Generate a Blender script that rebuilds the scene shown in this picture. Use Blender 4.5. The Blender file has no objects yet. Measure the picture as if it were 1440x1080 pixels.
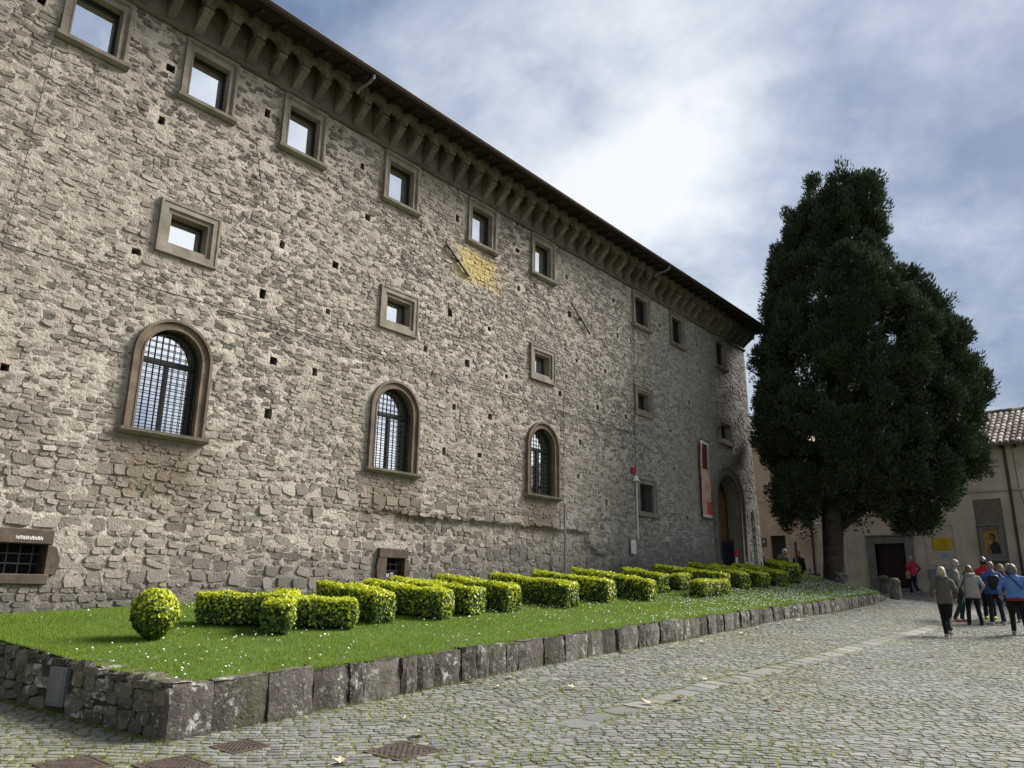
import bpy, math, random
import numpy as np
from math import radians, sin, cos, pi
random.seed(7); rng = np.random.default_rng(7)
scene = bpy.context.scene
COL = scene.collection

# ------------------------------------------------------------------ camera
cam_d = bpy.data.cameras.new("camera"); cam = bpy.data.objects.new("camera", cam_d); COL.objects.link(cam)
cam_d.sensor_width = 36.0; cam_d.lens = 36.0 * 1083 / 1440
cam_d.clip_start = 0.1; cam_d.clip_end = 2000
PITCH, YAW, ROLL, CAMZ = radians(15.1), radians(40.2), radians(0.79), 1.55
from mathutils import Matrix, Vector
_fw = Vector((cos(YAW) * cos(PITCH), sin(YAW) * cos(PITCH), sin(PITCH)))
_rt = Vector((sin(YAW), -cos(YAW), 0)); _up = _rt.cross(_fw)
_rt, _up = cos(ROLL) * _rt + sin(ROLL) * _up, -sin(ROLL) * _rt + cos(ROLL) * _up
cam.matrix_world = Matrix(((_rt.x, _up.x, -_fw.x, 0), (_rt.y, _up.y, -_fw.y, 0), (_rt.z, _up.z, -_fw.z, CAMZ), (0, 0, 0, 1)))
scene.camera = cam

# ------------------------------------------------------------------ light
SUN_AZ, SUN_EL = radians(-26), radians(38)       # azimuth from +X towards +Y
scene.view_settings.view_transform = 'Standard'; scene.view_settings.look = 'None'
scene.view_settings.gamma = 1.0; scene.view_settings.exposure = 1.65
sun_d = bpy.data.lights.new("sun", 'SUN'); sun_d.energy = 3.2; sun_d.angle = radians(25); sun_d.color = (1.0, 0.95, 0.88)
sun = bpy.data.objects.new("sun", sun_d); COL.objects.link(sun); sun.location = (30, -20, 40)
_sd = Vector((cos(SUN_AZ) * cos(SUN_EL), sin(SUN_AZ) * cos(SUN_EL), sin(SUN_EL)))
sun.rotation_euler = (-_sd).to_track_quat('-Z', 'Y').to_euler()

class NT:
    """small node-tree helper"""
    def __init__(s, tree): s.t = tree
    def n(s, typ, inp=None, **kw):
        nd = s.t.nodes.new(typ)
        for k, v in kw.items(): setattr(nd, k, v)
        for k, v in (inp or {}).items(): s.put(nd, k, v)
        return nd
    def put(s, nd, k, v):
        sk = nd.inputs[k]
        if isinstance(v, bpy.types.NodeSocket): s.t.links.new(v, sk)
        elif isinstance(v, bpy.types.Node): s.t.links.new(v.outputs[0], sk)
        else: sk.default_value = v
    def math(s, op, a, b=None, c=None, clamp=False):
        nd = s.n('ShaderNodeMath', operation=op, use_clamp=clamp); s.put(nd, 0, a)
        if b is not None: s.put(nd, 1, b)
        if c is not None: s.put(nd, 2, c)
        return nd.outputs[0]
    def noise(s, vec, scale, detail=4, rough=.55, dist=0.0):
        nd = s.n('ShaderNodeTexNoise', {'Scale': scale, 'Detail': detail, 'Roughness': rough, 'Distortion': dist})
        if vec is not None: s.put(nd, 'Vector', vec)
        return nd.outputs[0]
    def ramp(s, fac, stops, interp='LINEAR'):
        nd = s.n('ShaderNodeValToRGB'); cr = nd.color_ramp; cr.interpolation = interp
        while len(cr.elements) < len(stops): cr.elements.new(0.5)
        for e, (p, c) in zip(cr.elements, stops):
            e.position = p
            if isinstance(c, (int, float)): c = (c, c, c)
            e.color = (*c, 1)
        s.put(nd, 'Fac', fac); return nd.outputs[0]
    def mix(s, fac, a, b, blend='MIX'):
        nd = s.n('ShaderNodeMix', data_type='RGBA', blend_type=blend)
        for k, v in ((0, fac), (6, a), (7, b)):
            if isinstance(v, tuple): v = (*v, 1)
            s.put(nd, k, v)
        return nd.outputs[2]

world = bpy.data.worlds.new("World"); scene.world = world; world.use_nodes = True
wt = world.node_tree; wt.nodes.clear(); W = NT(wt)
sky = W.n('ShaderNodeTexSky', sky_type='NISHITA', sun_disc=False, sun_elevation=SUN_EL, sun_rotation=pi / 2 - SUN_AZ, air_density=1.2, dust_density=2.0)
tc = W.n('ShaderNodeTexCoord'); sep = W.n('ShaderNodeSeparateXYZ', {0: tc.outputs['Generated']})
zz = W.math('ADD', W.math('MAXIMUM', sep.outputs[2], 0.0), 0.5)
pv = W.n('ShaderNodeCombineXYZ', {0: W.math('DIVIDE', sep.outputs[0], zz), 1: W.math('DIVIDE', sep.outputs[1], zz), 2: 0.0}).outputs[0]
mp = W.n('ShaderNodeMapping', {0: pv, 1: (3.1, 1.7, 0.0), 2: (0, 0, 0.9), 3: (1.0, 0.9, 1)}).outputs[0]
n1 = W.noise(mp, 1.45, 8, .56, .2)
n2 = W.noise(mp, 4.2, 7, .58, .1)
nf = W.math('ADD', W.math('MULTIPLY', n1, .7), W.math('MULTIPLY', n2, .3))
cloud = W.ramp(nf, [(.41, (1.15, 1.6, 2.6)), (.455, (2.1, 2.55, 3.5)), (.495, (3.2, 3.6, 4.4)), (.53, (4.4, 4.75, 5.3)), (.60, (6.4, 6.55, 6.7))])
skyc = W.mix(0.86, sky.outputs[0], cloud)
bg = W.n('ShaderNodeBackground', {'Color': skyc, 'Strength': 0.05})
wo = W.n('ShaderNodeOutputWorld', {0: bg.outputs[0]})

# ------------------------------------------------------------------ helpers
def tag(o, label=None, cat=None, group=None, kind=None):
    if label: o['label'] = label
    if cat: o['category'] = cat
    if group: o['group'] = group
    if kind: o['kind'] = kind
    return o
def empty(name, loc=(0, 0, 0), rz=0.0):
    o = bpy.data.objects.new(name, None); COL.objects.link(o); o.location = loc; o.rotation_euler = (0, 0, rz)
    o.empty_display_size = .2; return o
def link(name, me, parent=None, loc=None, rot=None, scale=None):
    o = bpy.data.objects.new(name, me); COL.objects.link(o)
    if parent: o.parent = parent
    if loc is not None: o.location = loc
    if rot is not None: o.rotation_euler = rot
    if scale is not None: o.scale = scale
    return o
def np_mesh(name, V, faces, mat, smooth=False, midx=None):
    """V (N,3) array, faces = list of (M,k) int arrays"""
    me = bpy.data.meshes.new(name); V = np.ascontiguousarray(V, dtype=np.float32)
    fl = [np.asarray(f, dtype=np.int32) for f in faces if len(f)]
    tot = np.concatenate([np.full(len(f), f.shape[1], np.int32) for f in fl])
    lv = np.concatenate([f.ravel() for f in fl]); st = np.concatenate(([0], np.cumsum(tot)[:-1])).astype(np.int32)
    me.vertices.add(len(V)); me.vertices.foreach_set('co', V.ravel())
    me.loops.add(len(lv)); me.loops.foreach_set('vertex_index', lv)
    me.polygons.add(len(tot)); me.polygons.foreach_set('loop_start', st)
    me.polygons.foreach_set('use_smooth', np.full(len(tot), bool(smooth)))
    for m in (mat if isinstance(mat, (list, tuple)) else [mat]): me.materials.append(m)
    if midx is not None: me.polygons.foreach_set('material_index', np.asarray(midx, np.int32))
    me.update(calc_edges=True); me.validate(); return me
class MB:
    """collects faces, builds one mesh"""
    def __init__(s): s.v = []; s.f = []
    def add(s, vs, fs):
        b = len(s.v); s.v += [tuple(v) for v in vs]; s.f += [tuple(i + b for i in f) for f in fs]; return s
    def box(s, x0, x1, y0, y1, z0, z1, bev=0.0):
        if bev <= 0:
            vs = [(x, y, z) for z in (z0, z1) for y in (y0, y1) for x in (x0, x1)]
            return s.add(vs, [(0, 2, 3, 1), (4, 5, 7, 6), (0, 1, 5, 4), (2, 6, 7, 3), (0, 4, 6, 2), (1, 3, 7, 5)])
        b = bev; vs = []; fs = []
        def P(i, j, k, ax):
            c = [(x0, x1)[i], (y0, y1)[j], (z0, z1)[k]]; sg = [(1, -1)[i], (1, -1)[j], (1, -1)[k]]
            for a in range(3):
                if a != ax: c[a] += sg[a] * b
            return tuple(c)
        idx = {}
        for i in (0, 1):
            for j in (0, 1):
                for k in (0, 1):
                    for a in range(3): idx[i, j, k, a] = len(vs); vs.append(P(i, j, k, a))
        for i in (0, 1): fs.append([idx[i, j, k, 0] for j, k in ((0, 0), (0, 1), (1, 1), (1, 0))][::(1 if i == 0 else -1)])
        for j in (0, 1): fs.append([idx[i, j, k, 1] for i, k in ((0, 0), (1, 0), (1, 1), (0, 1))][::(1 if j == 0 else -1)])
        for k in (0, 1): fs.append([idx[i, j, k, 2] for i, j in ((0, 0), (0, 1), (1, 1), (1, 0))][::(1 if k == 0 else -1)])
        for j in (0, 1):
            for k in (0, 1): fs.append((idx[0, j, k, 1], idx[1, j, k, 1], idx[1, j, k, 2], idx[0, j, k, 2]))
        for i in (0, 1):
            for k in (0, 1): fs.append((idx[i, 0, k, 0], idx[i, 1, k, 0], idx[i, 1, k, 2], idx[i, 0, k, 2]))
            for j in (0, 1): fs.append((idx[i, j, 0, 0], idx[i, j, 1, 0], idx[i, j, 1, 1], idx[i, j, 0, 1]))
        for i in (0, 1):
            for j in (0, 1):
                for k in (0, 1): fs.append((idx[i, j, k, 0], idx[i, j, k, 1], idx[i, j, k, 2]))
        return s.add(vs, fs)
    def ring(s, outer, inner, y0, y1, closed=True):
        """picture-frame solid in the XZ plane between y0 (front) and y1 (back)"""
        n = len(outer); vs = []
        for y in (y0, y1):
            vs += [(x, y, z) for x, z in outer] + [(x, y, z) for x, z in inner]
        fs = []; m = n if closed else n - 1
        for i in range(m):
            j = (i + 1) % n
            fs += [(i, j, n + j, n + i), (2 * n + i, 3 * n + i, 3 * n + j, 2 * n + j), (n + i, n + j, 3 * n + j, 3 * n + i), (i, 2 * n + i, 2 * n + j, j)]
        if not closed:
            for i in (0, n - 1): fs.append((i, n + i, 3 * n + i, 2 * n + i))
        return s.add(vs, fs)
    def prism(s, pts, y0, y1, axis='y'):
        n = len(pts)
        def m(a, b, c): return (a, c, b) if axis == 'y' else ((c, a, b) if axis == 'x' else (a, b, c))
        vs = [m(a, b, y0) for a, b in pts] + [m(a, b, y1) for a, b in pts]
        fs = [tuple(range(n)), tuple(range(2 * n - 1, n - 1, -1))] + [(i, (i + 1) % n, n + (i + 1) % n, n + i) for i in range(n)]
        return s.add(vs, fs)
    def tube(s, pts, r, n=8, squash=1.0, cap=True, side=None):
        pts = [Vector(p) for p in pts]; rs = r if isinstance(r, (list, tuple)) else [r] * len(pts)
        t0 = (pts[1] - pts[0]).normalized(); ref = Vector(side) if side else (Vector((0, 0, 1)) if abs(t0.z) < .9 else Vector((1, 0, 0)))
        rings = []
        for i, p in enumerate(pts):
            t = (pts[min(i + 1, len(pts) - 1)] - pts[max(i - 1, 0)]).normalized()
            a = ref - t * ref.dot(t); a = a.normalized() if a.length > 1e-6 else t.orthogonal().normalized(); b = t.cross(a); ref = a
            q = rs[i]; ra, rb = q if isinstance(q, tuple) else (q * squash, q)
            rings.append([p + a * (cos(2 * pi * k / n) * ra) + b * (sin(2 * pi * k / n) * rb) for k in range(n)])
        vs = [v for R in rings for v in R]; fs = []
        for i in range(len(rings) - 1):
            for k in range(n): fs.append((i * n + k, i * n + (k + 1) % n, (i + 1) * n + (k + 1) % n, (i + 1) * n + k))
        if cap: fs += [tuple(range(n - 1, -1, -1)), tuple(range((len(rings) - 1) * n, len(rings) * n))]
        return s.add(vs, fs)
    def lathe(s, prof, cx, cy, n=16):
        vs = []; fs = []
        for r, z in prof: vs += [(cx + r * cos(2 * pi * k / n), cy + r * sin(2 * pi * k / n), z) for k in range(n)]
        for i in range(len(prof) - 1):
            for k in range(n): fs.append((i * n + k, i * n + (k + 1) % n, (i + 1) * n + (k + 1) % n, (i + 1) * n + k))
        fs += [tuple(range(n - 1, -1, -1)), tuple(range((len(prof) - 1) * n, len(prof) * n))]
        return s.add(vs, fs)
    def ball(s, c, r, nu=12, nv=8):
        rx, ry, rz = r if isinstance(r, tuple) else (r, r, r); vs = [(c[0], c[1], c[2] - rz)]; fs = []
        for j in range(1, nv):
            ph = -pi / 2 + pi * j / nv
            vs += [(c[0] + rx * cos(ph) * cos(2 * pi * k / nu), c[1] + ry * cos(ph) * sin(2 * pi * k / nu), c[2] + rz * sin(ph)) for k in range(nu)]
        vs.append((c[0], c[1], c[2] + rz)); L = len(vs) - 1
        for k in range(nu): fs.append((0, 1 + (k + 1) % nu, 1 + k)); fs.append((L, L - nu + k, L - nu + (k + 1) % nu))
        for j in range(nv - 2):
            for k in range(nu): a = 1 + j * nu; fs.append((a + k, a + (k + 1) % nu, a + nu + (k + 1) % nu, a + nu + k))
        return s.add(vs, fs)
    def mesh(s, name, mat, smooth=False):
        me = bpy.data.meshes.new(name); me.from_pydata(s.v, [], s.f)
        for m in (mat if isinstance(mat, (list, tuple)) else [mat]): me.materials.append(m)
        if smooth:
            for p in me.polygons: p.use_smooth = True
        me.update(); return me
    def build(s, name, mat, parent=None, smooth=False): return link(name, s.mesh(name, mat, smooth), parent)
# ---- value noise in numpy
def _h(i, j, k, seed):
    n = (i.astype(np.int64) * 374761393 + j.astype(np.int64) * 668265263 + k.astype(np.int64) * 2147483647 + seed * 974711) & 0xffffffff
    n = ((n ^ (n >> 13)) * 1274126177) & 0xffffffff
    return ((n ^ (n >> 16)) & 0xffff) / 65535.0
def vnoise(x, y, z=0.0, seed=0):
    x, y, z = np.broadcast_arrays(np.asarray(x, float), np.asarray(y, float), np.asarray(z, float))
    i, j, k = np.floor(x), np.floor(y), np.floor(z); f, g, h = x - i, y - j, z - k
    f, g, h = (a * a * (3 - 2 * a) for a in (f, g, h)); o = 0
    for a in (0, 1):
        for b in (0, 1):
            for c in (0, 1):
                o = o + _h(i + a, j + b, k + c, seed) * (f if a else 1 - f) * (g if b else 1 - g) * (h if c else 1 - h)
    return o * 2 - 1
def fbm(x, y, z=0.0, seed=0, oct=3):
    o = 0; a = 1; t = 0
    for q in range(oct): o = o + a * vnoise(np.asarray(x) * 2 ** q, np.asarray(y) * 2 ** q, np.asarray(z) * 2 ** q, seed + q); t += a; a *= .5
    return o / t

# ------------------------------------------------------------------ terrain functions
CP = np.array([(4, 7.6, .13), (7.7, 7.6, .36), (12.65, 7.6, .62), (20, 7.6, 1.02), (28, 7.6, 1.42), (0, 0, 0), (5, 0, .03), (10, 3, .25), (15, 4, .42), (21.8, 4.5, .66), (25, 4.4, .84), (26.5, 5, .93), (22.6, 3.1, .70), (38.3, 9, 1.68), (39, 8.6, 1.83), (39, 5, 1.6), (39, 0, 1.3), (33.4, 8.5, 1.5), (30, 0, 1.0), (15, -3, .3), (5, -6, 0), (3.5, 10.6, .3), (3.3, 13, .45), (0, 10, .15), (0, 6, .05), (31.5, 10, 1.72), (36, 13, 1.78), (34, 12.6, 1.74), (39, 15.5, 2.0), (31.8, 13, 2.1), (30.6, 8.3, 1.52), (-6, 0, -.1), (-6, 10, .1), (45, 8, 2.0), (45, 16, 2.3), (30, -8, .9)])
def _tps():
    n = len(CP); d = np.hypot(CP[:, None, 0] - CP[None, :, 0], CP[:, None, 1] - CP[None, :, 1])
    K = np.where(d > 0, d * d * np.log(d + 1e-9), 0) + np.eye(n) * 2.0
    Pm = np.c_[np.ones(n), CP[:, :2]]; A = np.block([[K, Pm], [Pm.T, np.zeros((3, 3))]])
    return np.linalg.solve(A, np.r_[CP[:, 2], 0, 0, 0])
WT = _tps()
def ground(x, y):
    x, y = np.broadcast_arrays(np.asarray(x, float), np.asarray(y, float))
    d = np.hypot(x[..., None] - CP[:, 0], y[..., None] - CP[:, 1])
    return (np.where(d > 0, d * d * np.log(d + 1e-9), 0) @ WT[:-3]) + WT[-3] + WT[-2] * x + WT[-1] * y
def gz(x, y): return float(ground(x, y))
def kerb_top(x): return .61 + .0433 * (np.asarray(x, float) - 4)
def wall_base(x): return 1.16 + .0604 * (np.asarray(x, float) - 4.1)
def lawn(x, y): return kerb_top(x) + (wall_base(x) - kerb_top(x)) * (np.asarray(y, float) - 7.6) / 5.4
def right_x(y): return np.minimum(28.3 + (np.asarray(y, float) - 7.6) * 1.0, 30.1)
def left_x(y): return 4.0 - (np.asarray(y, float) - 7.6) * .155

# ------------------------------------------------------------------ materials
def mat(name, stops, scale=3.0, isl=0.0, rough=.85, bump=None, detail=5, dist=0.0, extra=None, spec=.3, metal=0.0, trans=0.0, coords='pos', nrough=.6):
    """noise-driven colour ramp; isl = share of per-piece randomness; bump = (strength, scale, distance)"""
    m = bpy.data.materials.new(name); m.use_nodes = True; t = m.node_tree; t.nodes.clear(); N = NT(t)
    geo = N.n('ShaderNodeNewGeometry'); pos = geo.outputs['Position']
    if coords == 'obj': pos = N.n('ShaderNodeTexCoord').outputs['Object']
    nz = N.noise(pos, scale, detail, nrough, dist)
    if isl > 0:
        oi = N.n('ShaderNodeObjectInfo')
        rnd = N.math('FRACT', N.math('ADD', geo.outputs['Random Per Island'], N.math('MULTIPLY', oi.outputs['Random'], 7.31)))
        fac = N.math('ADD', N.math('MULTIPLY', nz, 1 - isl), N.math('MULTIPLY', rnd, isl))
    else: fac = nz
    col = N.ramp(fac, stops)
    if extra: col = extra(N, geo.outputs['Position'], col)
    b = N.n('ShaderNodeBsdfPrincipled', {'Base Color': col, 'Roughness': rough, 'Specular IOR Level': spec, 'Metallic': metal})
    if bump:
        bn = N.noise(pos, bump[1], 6, .65)
        bp = N.n('ShaderNodeBump', {'Height': bn, 'Strength': bump[0], 'Distance': bump[2]}); N.put(b, 'Normal', bp.outputs[0])
    out = b.outputs[0]
    if trans > 0:
        tr = N.n('ShaderNodeBsdfTranslucent', {'Color': col}); mx = N.n('ShaderNodeMixShader', {0: trans, 1: out, 2: tr.outputs[0]}); out = mx.outputs[0]
    N.n('ShaderNodeOutputMaterial', {0: out}); return m
def plain(name, c, rough=.6, spec=.3, metal=0.0, var=.12, scale=6.0, bump=None, coords='pos'):
    return mat(name, [(.3, tuple(k * (1 - var) for k in c)), (.7, tuple(min(1, k * (1 + var)) for k in c))], scale, rough=rough, spec=spec, metal=metal, bump=bump, coords=coords)
def rect_mask(N, pos, cx, cz, hx, hz, soft, wob=.25, wscale=2.2, axis=0):
    """soft irregular patch on a wall, 1 inside"""
    sp = N.n('ShaderNodeSeparateXYZ', {0: pos}); nz = N.math('MULTIPLY', N.math('SUBTRACT', N.noise(pos, wscale, 4), .5), wob * 2)
    dx = N.math('DIVIDE', N.math('ABSOLUTE', N.math('SUBTRACT', sp.outputs[axis], cx)), hx)
    dz = N.math('DIVIDE', N.math('ABSOLUTE', N.math('SUBTRACT', sp.outputs[2], cz)), hz)
    d = N.math('ADD', N.math('MAXIMUM', dx, dz), nz)
    return N.math('SUBTRACT', 1.0, N.n('ShaderNodeMapRange', {0: d, 1: 1 - soft, 2: 1 + soft}).outputs[0], clamp=True)
STAINS = [(6.1, 3.5, .78, .6), (11.3, 3.55, .72, .55), (16.7, 3.6, .7, .5)]
def wall_extra(N, pos, col):
    sp = N.n('ShaderNodeSeparateXYZ', {0: pos})
    # broad weathering zones
    z1 = N.noise(pos, .35, 3, .5)
    col = N.mix(N.math('MULTIPLY', N.n('ShaderNodeMapRange', {0: z1, 1: .42, 2: .62}).outputs[0], .35), col, (.30, .262, .22), 'MIX')
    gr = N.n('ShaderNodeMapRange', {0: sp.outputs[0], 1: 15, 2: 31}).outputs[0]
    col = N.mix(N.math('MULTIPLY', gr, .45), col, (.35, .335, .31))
    # mixed to dark grey towards the portal corner
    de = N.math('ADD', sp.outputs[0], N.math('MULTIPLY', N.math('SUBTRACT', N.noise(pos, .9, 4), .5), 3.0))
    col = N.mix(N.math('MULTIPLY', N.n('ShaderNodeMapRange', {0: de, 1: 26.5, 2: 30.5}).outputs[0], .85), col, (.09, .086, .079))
    # brown runs under the sills
    for cx, cz, hx, hz in STAINS:
        mk = rect_mask(N, pos, cx, cz, hx, hz, .45, .5, 1.8)
        col = N.mix(N.math('MULTIPLY', mk, .75), col, (.15, .112, .08))
    # fine speckle of the tufa grains
    col = N.mix(.55, col, N.ramp(N.noise(pos, 34, 4, .7), [(.32, .62), (.5, .98), (.68, 1.35)]), 'MULTIPLY')
    # yellow lichen
    mk = rect_mask(N, pos, 13.9, 9.85, .78, .42, .35, .8, 2.6)
    col = N.mix(N.math('MULTIPLY', mk, .8), col, (.52, .40, .155))
    # damp dirt near the lawn
    d = N.math('SUBTRACT', sp.outputs[2], N.math('ADD', N.math('MULTIPLY', sp.outputs[0], .0604), .91))
    dn = N.math('ADD', d, N.math('MULTIPLY', N.math('SUBTRACT', N.noise(pos, 1.6, 5), .5), .9))
    mk = N.math('SUBTRACT', 1.0, N.n('ShaderNodeMapRange', {0: dn, 1: .0, 2: 1.0}).outputs[0], clamp=True)
    col = N.mix(N.math('MULTIPLY', mk, .68), col, (.095, .09, .082))
    return col
M = {}
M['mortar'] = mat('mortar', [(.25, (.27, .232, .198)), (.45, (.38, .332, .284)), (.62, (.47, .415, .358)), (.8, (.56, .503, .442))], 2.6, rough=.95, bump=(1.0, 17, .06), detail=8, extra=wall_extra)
def stone_extra(N, pos, col):
    # part of the facing is smeared over with mortar
    f = N.n('ShaderNodeMapRange', {0: N.math('ADD', N.math('MULTIPLY', N.noise(pos, .28, 3), .75), N.math('MULTIPLY', N.noise(pos, 4.5, 4), .35)), 1: .50, 2: .66}).outputs[0]
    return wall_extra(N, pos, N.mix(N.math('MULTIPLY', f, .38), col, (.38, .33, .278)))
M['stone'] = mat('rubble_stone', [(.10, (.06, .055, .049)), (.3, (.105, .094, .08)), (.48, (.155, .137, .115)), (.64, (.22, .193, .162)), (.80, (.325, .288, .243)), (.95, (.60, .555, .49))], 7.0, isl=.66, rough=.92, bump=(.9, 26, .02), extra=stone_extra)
M['dressed'] = mat('dressed_stone', [(.3, (.135, .113, .088)), (.5, (.195, .168, .134)), (.7, (.265, .233, .19))], 3.5, rough=.88, bump=(.35, 30, .008), detail=7)
M['dressed_brown'] = mat('brown_dressed_stone', [(.3, (.085, .062, .043)), (.5, (.13, .098, .07)), (.72, (.19, .148, .108))], 3.5, rough=.88, bump=(.5, 30, .012), detail=7)
M['brownstone'] = mat('brown_stone', [(.3, (.05, .037, .027)), (.5, (.08, .06, .044)), (.75, (.125, .097, .072))], 5, rough=.9, bump=(.6, 24, .015), detail=7)
M['corbel'] = mat('corbel_stone', [(.3, (.088, .073, .058)), (.5, (.14, .118, .095)), (.72, (.21, .182, .15))], 3, isl=.25, rough=.92, bump=(.7, 18, .02), detail=7)
M['reveal'] = plain('dark_reveal', (.035, .03, .026), .9)
M['black'] = plain('interior_dark', (.010, .010, .011), .9)
M['iron'] = plain('wrought_iron', (.035, .034, .034), .6, metal=.3)
M['sash'] = plain('dark_window_frame', (.022, .02, .019), .5)
M['cable'] = plain('cable', (.045, .042, .04), .7)
M['conduit'] = plain('grey_conduit', (.19, .19, .19), .5)
M['white_pipe'] = plain('white_pipe', (.55, .54, .50), .5)
M['wood'] = plain('eave_wood', (.026, .019, .014), .9)
M['gutter'] = plain('gutter_metal', (.05, .036, .03), .5, metal=.4)
M['tile'] = mat('roof_tile', [(.15, (.085, .065, .052)), (.4, (.16, .125, .098)), (.6, (.27, .225, .18)), (.85, (.46, .43, .375))], 5, isl=.65, rough=.9, bump=(.4, 25, .01))
M['old_tile'] = mat('old_roof_tile', [(.15, (.03, .022, .018)), (.5, (.06, .044, .036)), (.9, (.11, .09, .075))], 5, isl=.65, rough=.9, bump=(.4, 25, .01))
def glass(name, tint=(.82, .86, .9), ref=.72):
    m = bpy.data.materials.new(name); m.use_nodes = True; t = m.node_tree; t.nodes.clear(); N = NT(t)
    pos = N.n('ShaderNodeNewGeometry').outputs['Position']
    bp = N.n('ShaderNodeBump', {'Height': N.noise(pos, 1.3, 2), 'Strength': .08, 'Distance': .05})
    g = N.n('ShaderNodeBsdfGlossy', {'Color': (*tint, 1), 'Roughness': .015, 'Normal': bp.outputs[0]})
    d = N.n('ShaderNodeBsdfPrincipled', {'Base Color': (.012, .014, .016, 1), 'Roughness': .3})
    fr = N.n('ShaderNodeFresnel', {'IOR': 1.6}); f = N.math('ADD', fr.outputs[0], ref, clamp=True)
    N.n('ShaderNodeOutputMaterial', {0: N.n('ShaderNodeMixShader', {0: f, 1: d.outputs[0], 2: g.outputs[0]}).outputs[0]}); return m
M['glass'] = glass('window_glass', (.97, .985, 1.0), .86); M['dark_glass'] = glass('dim_window_glass', (.5, .55, .6), .1)
# ------------------------------------------------------------------ pavement
def soil_extra(N, pos, col):
    spx = N.n('ShaderNodeSeparateXYZ', {0: pos})
    mz = N.math('ADD', N.noise(pos, .55, 4, .6), N.n('ShaderNodeMapRange', {0: spx.outputs[0], 1: 5.5, 2: 2.5, 3: 0, 4: .15}).outputs[0]); f = N.n('ShaderNodeMapRange', {0: mz, 1: .33, 2: .5}).outputs[0]
    gcol = N.ramp(N.noise(pos, 9, 4), [(.3, (.045, .062, .014)), (.55, (.115, .135, .032)), (.75, (.21, .195, .07))])
    return N.mix(N.math('MULTIPLY', f, .85), col, gcol)
M['soil'] = mat('joint_soil', [(.3, (.085, .08, .062)), (.6, (.16, .148, .115)), (.8, (.21, .195, .15))], 6, rough=.95, bump=(.6, 40, .02), extra=soil_extra)
def cobble_extra(N, pos, col):
    spx = N.n('ShaderNodeSeparateXYZ', {0: pos})
    mz = N.math('ADD', N.noise(pos, .55, 4, .6), N.n('ShaderNodeMapRange', {0: spx.outputs[0], 1: 5.5, 2: 2.5, 3: 0, 4: .12}).outputs[0]); f = N.n('ShaderNodeMapRange', {0: mz, 1: .44, 2: .64}).outputs[0]
    sp = N.math('MULTIPLY', f, N.n('ShaderNodeMapRange', {0: N.noise(pos, 13, 4), 1: .42, 2: .62}).outputs[0])
    col = N.mix(N.math('MULTIPLY', sp, .7), col, (.165, .157, .075))
    return col
M['cobble'] = mat('basalt_cobble', [(.15, (.105, .107, .101)), (.4, (.145, .147, .139)), (.6, (.178, .179, .168)), (.85, (.24, .237, .22))], 4, isl=.5, rough=.8, bump=(.35, 38, .01), extra=cobble_extra, spec=.25)

gx = np.unique(np.concatenate([np.linspace(-120, -8, 10), np.linspace(-8, 46, 136), np.linspace(46, 160, 10)]))
gy = np.unique(np.concatenate([np.linspace(-140, -12, 10), np.linspace(-12, 26, 96), np.linspace(26, 160, 10)]))
GX, GY = np.meshgrid(gx, gy, indexing='ij')
GZ = ground(np.clip(GX, -6, 45), np.clip(GY, -8, 18)) - .0035
sink = (GX > 4.6) & (GX < right_x(GY) - .7) & (GY > 8.2) & (GY < 13.5); GZ = np.where(sink, GZ - .5, GZ)
def grid_faces(n, m):
    i, j = np.meshgrid(np.arange(n - 1), np.arange(m - 1), indexing='ij'); a = (i * m + j).ravel()
    return np.c_[a, a + m, a + m + 1, a + 1]
pav = link('pavement', np_mesh('pavement', np.c_[GX.ravel(), GY.ravel(), GZ.ravel()], [grid_faces(len(gx), len(gy))], M['soil'], True)); tag(pav, kind='structure')

def blob_rings(K, wob, r, ex=.55):
    """outline of an irregular rounded block, unit half sizes -> (n,K,2)"""
    n = len(wob); th = (np.arange(K) + .5) * 2 * pi / K + r.uniform(-.16, .16, (n, K)); c, s = np.cos(th), np.sin(th)
    p = np.stack([np.sign(c) * np.abs(c) ** ex, np.sign(s) * np.abs(s) ** ex], -1)
    return p * (1 + r.uniform(-1, 1, (n, K, 1)) * wob[:, None, None])
def block_faces(n, K, rings):
    base = (np.arange(n) * K * rings)[:, None, None]; k = np.arange(K); q = []
    for r in range(rings - 1): q.append(np.stack([r * K + k, r * K + (k + 1) % K, (r + 1) * K + (k + 1) % K, (r + 1) * K + k], -1))
    quads = (np.concatenate(q)[None] + base).reshape(-1, 4)
    caps = ((rings - 1) * K + k)[None] + base[:, :, 0]
    return [quads, caps]
COVERS = [((5.23, 5.66), .46, .44, 0), ((4.35, 6.92), .34, .34, 0), ((3.62, 6.75), .42, .42, 0), ((3.05, 7.32), .40, .42, 0)]
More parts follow.
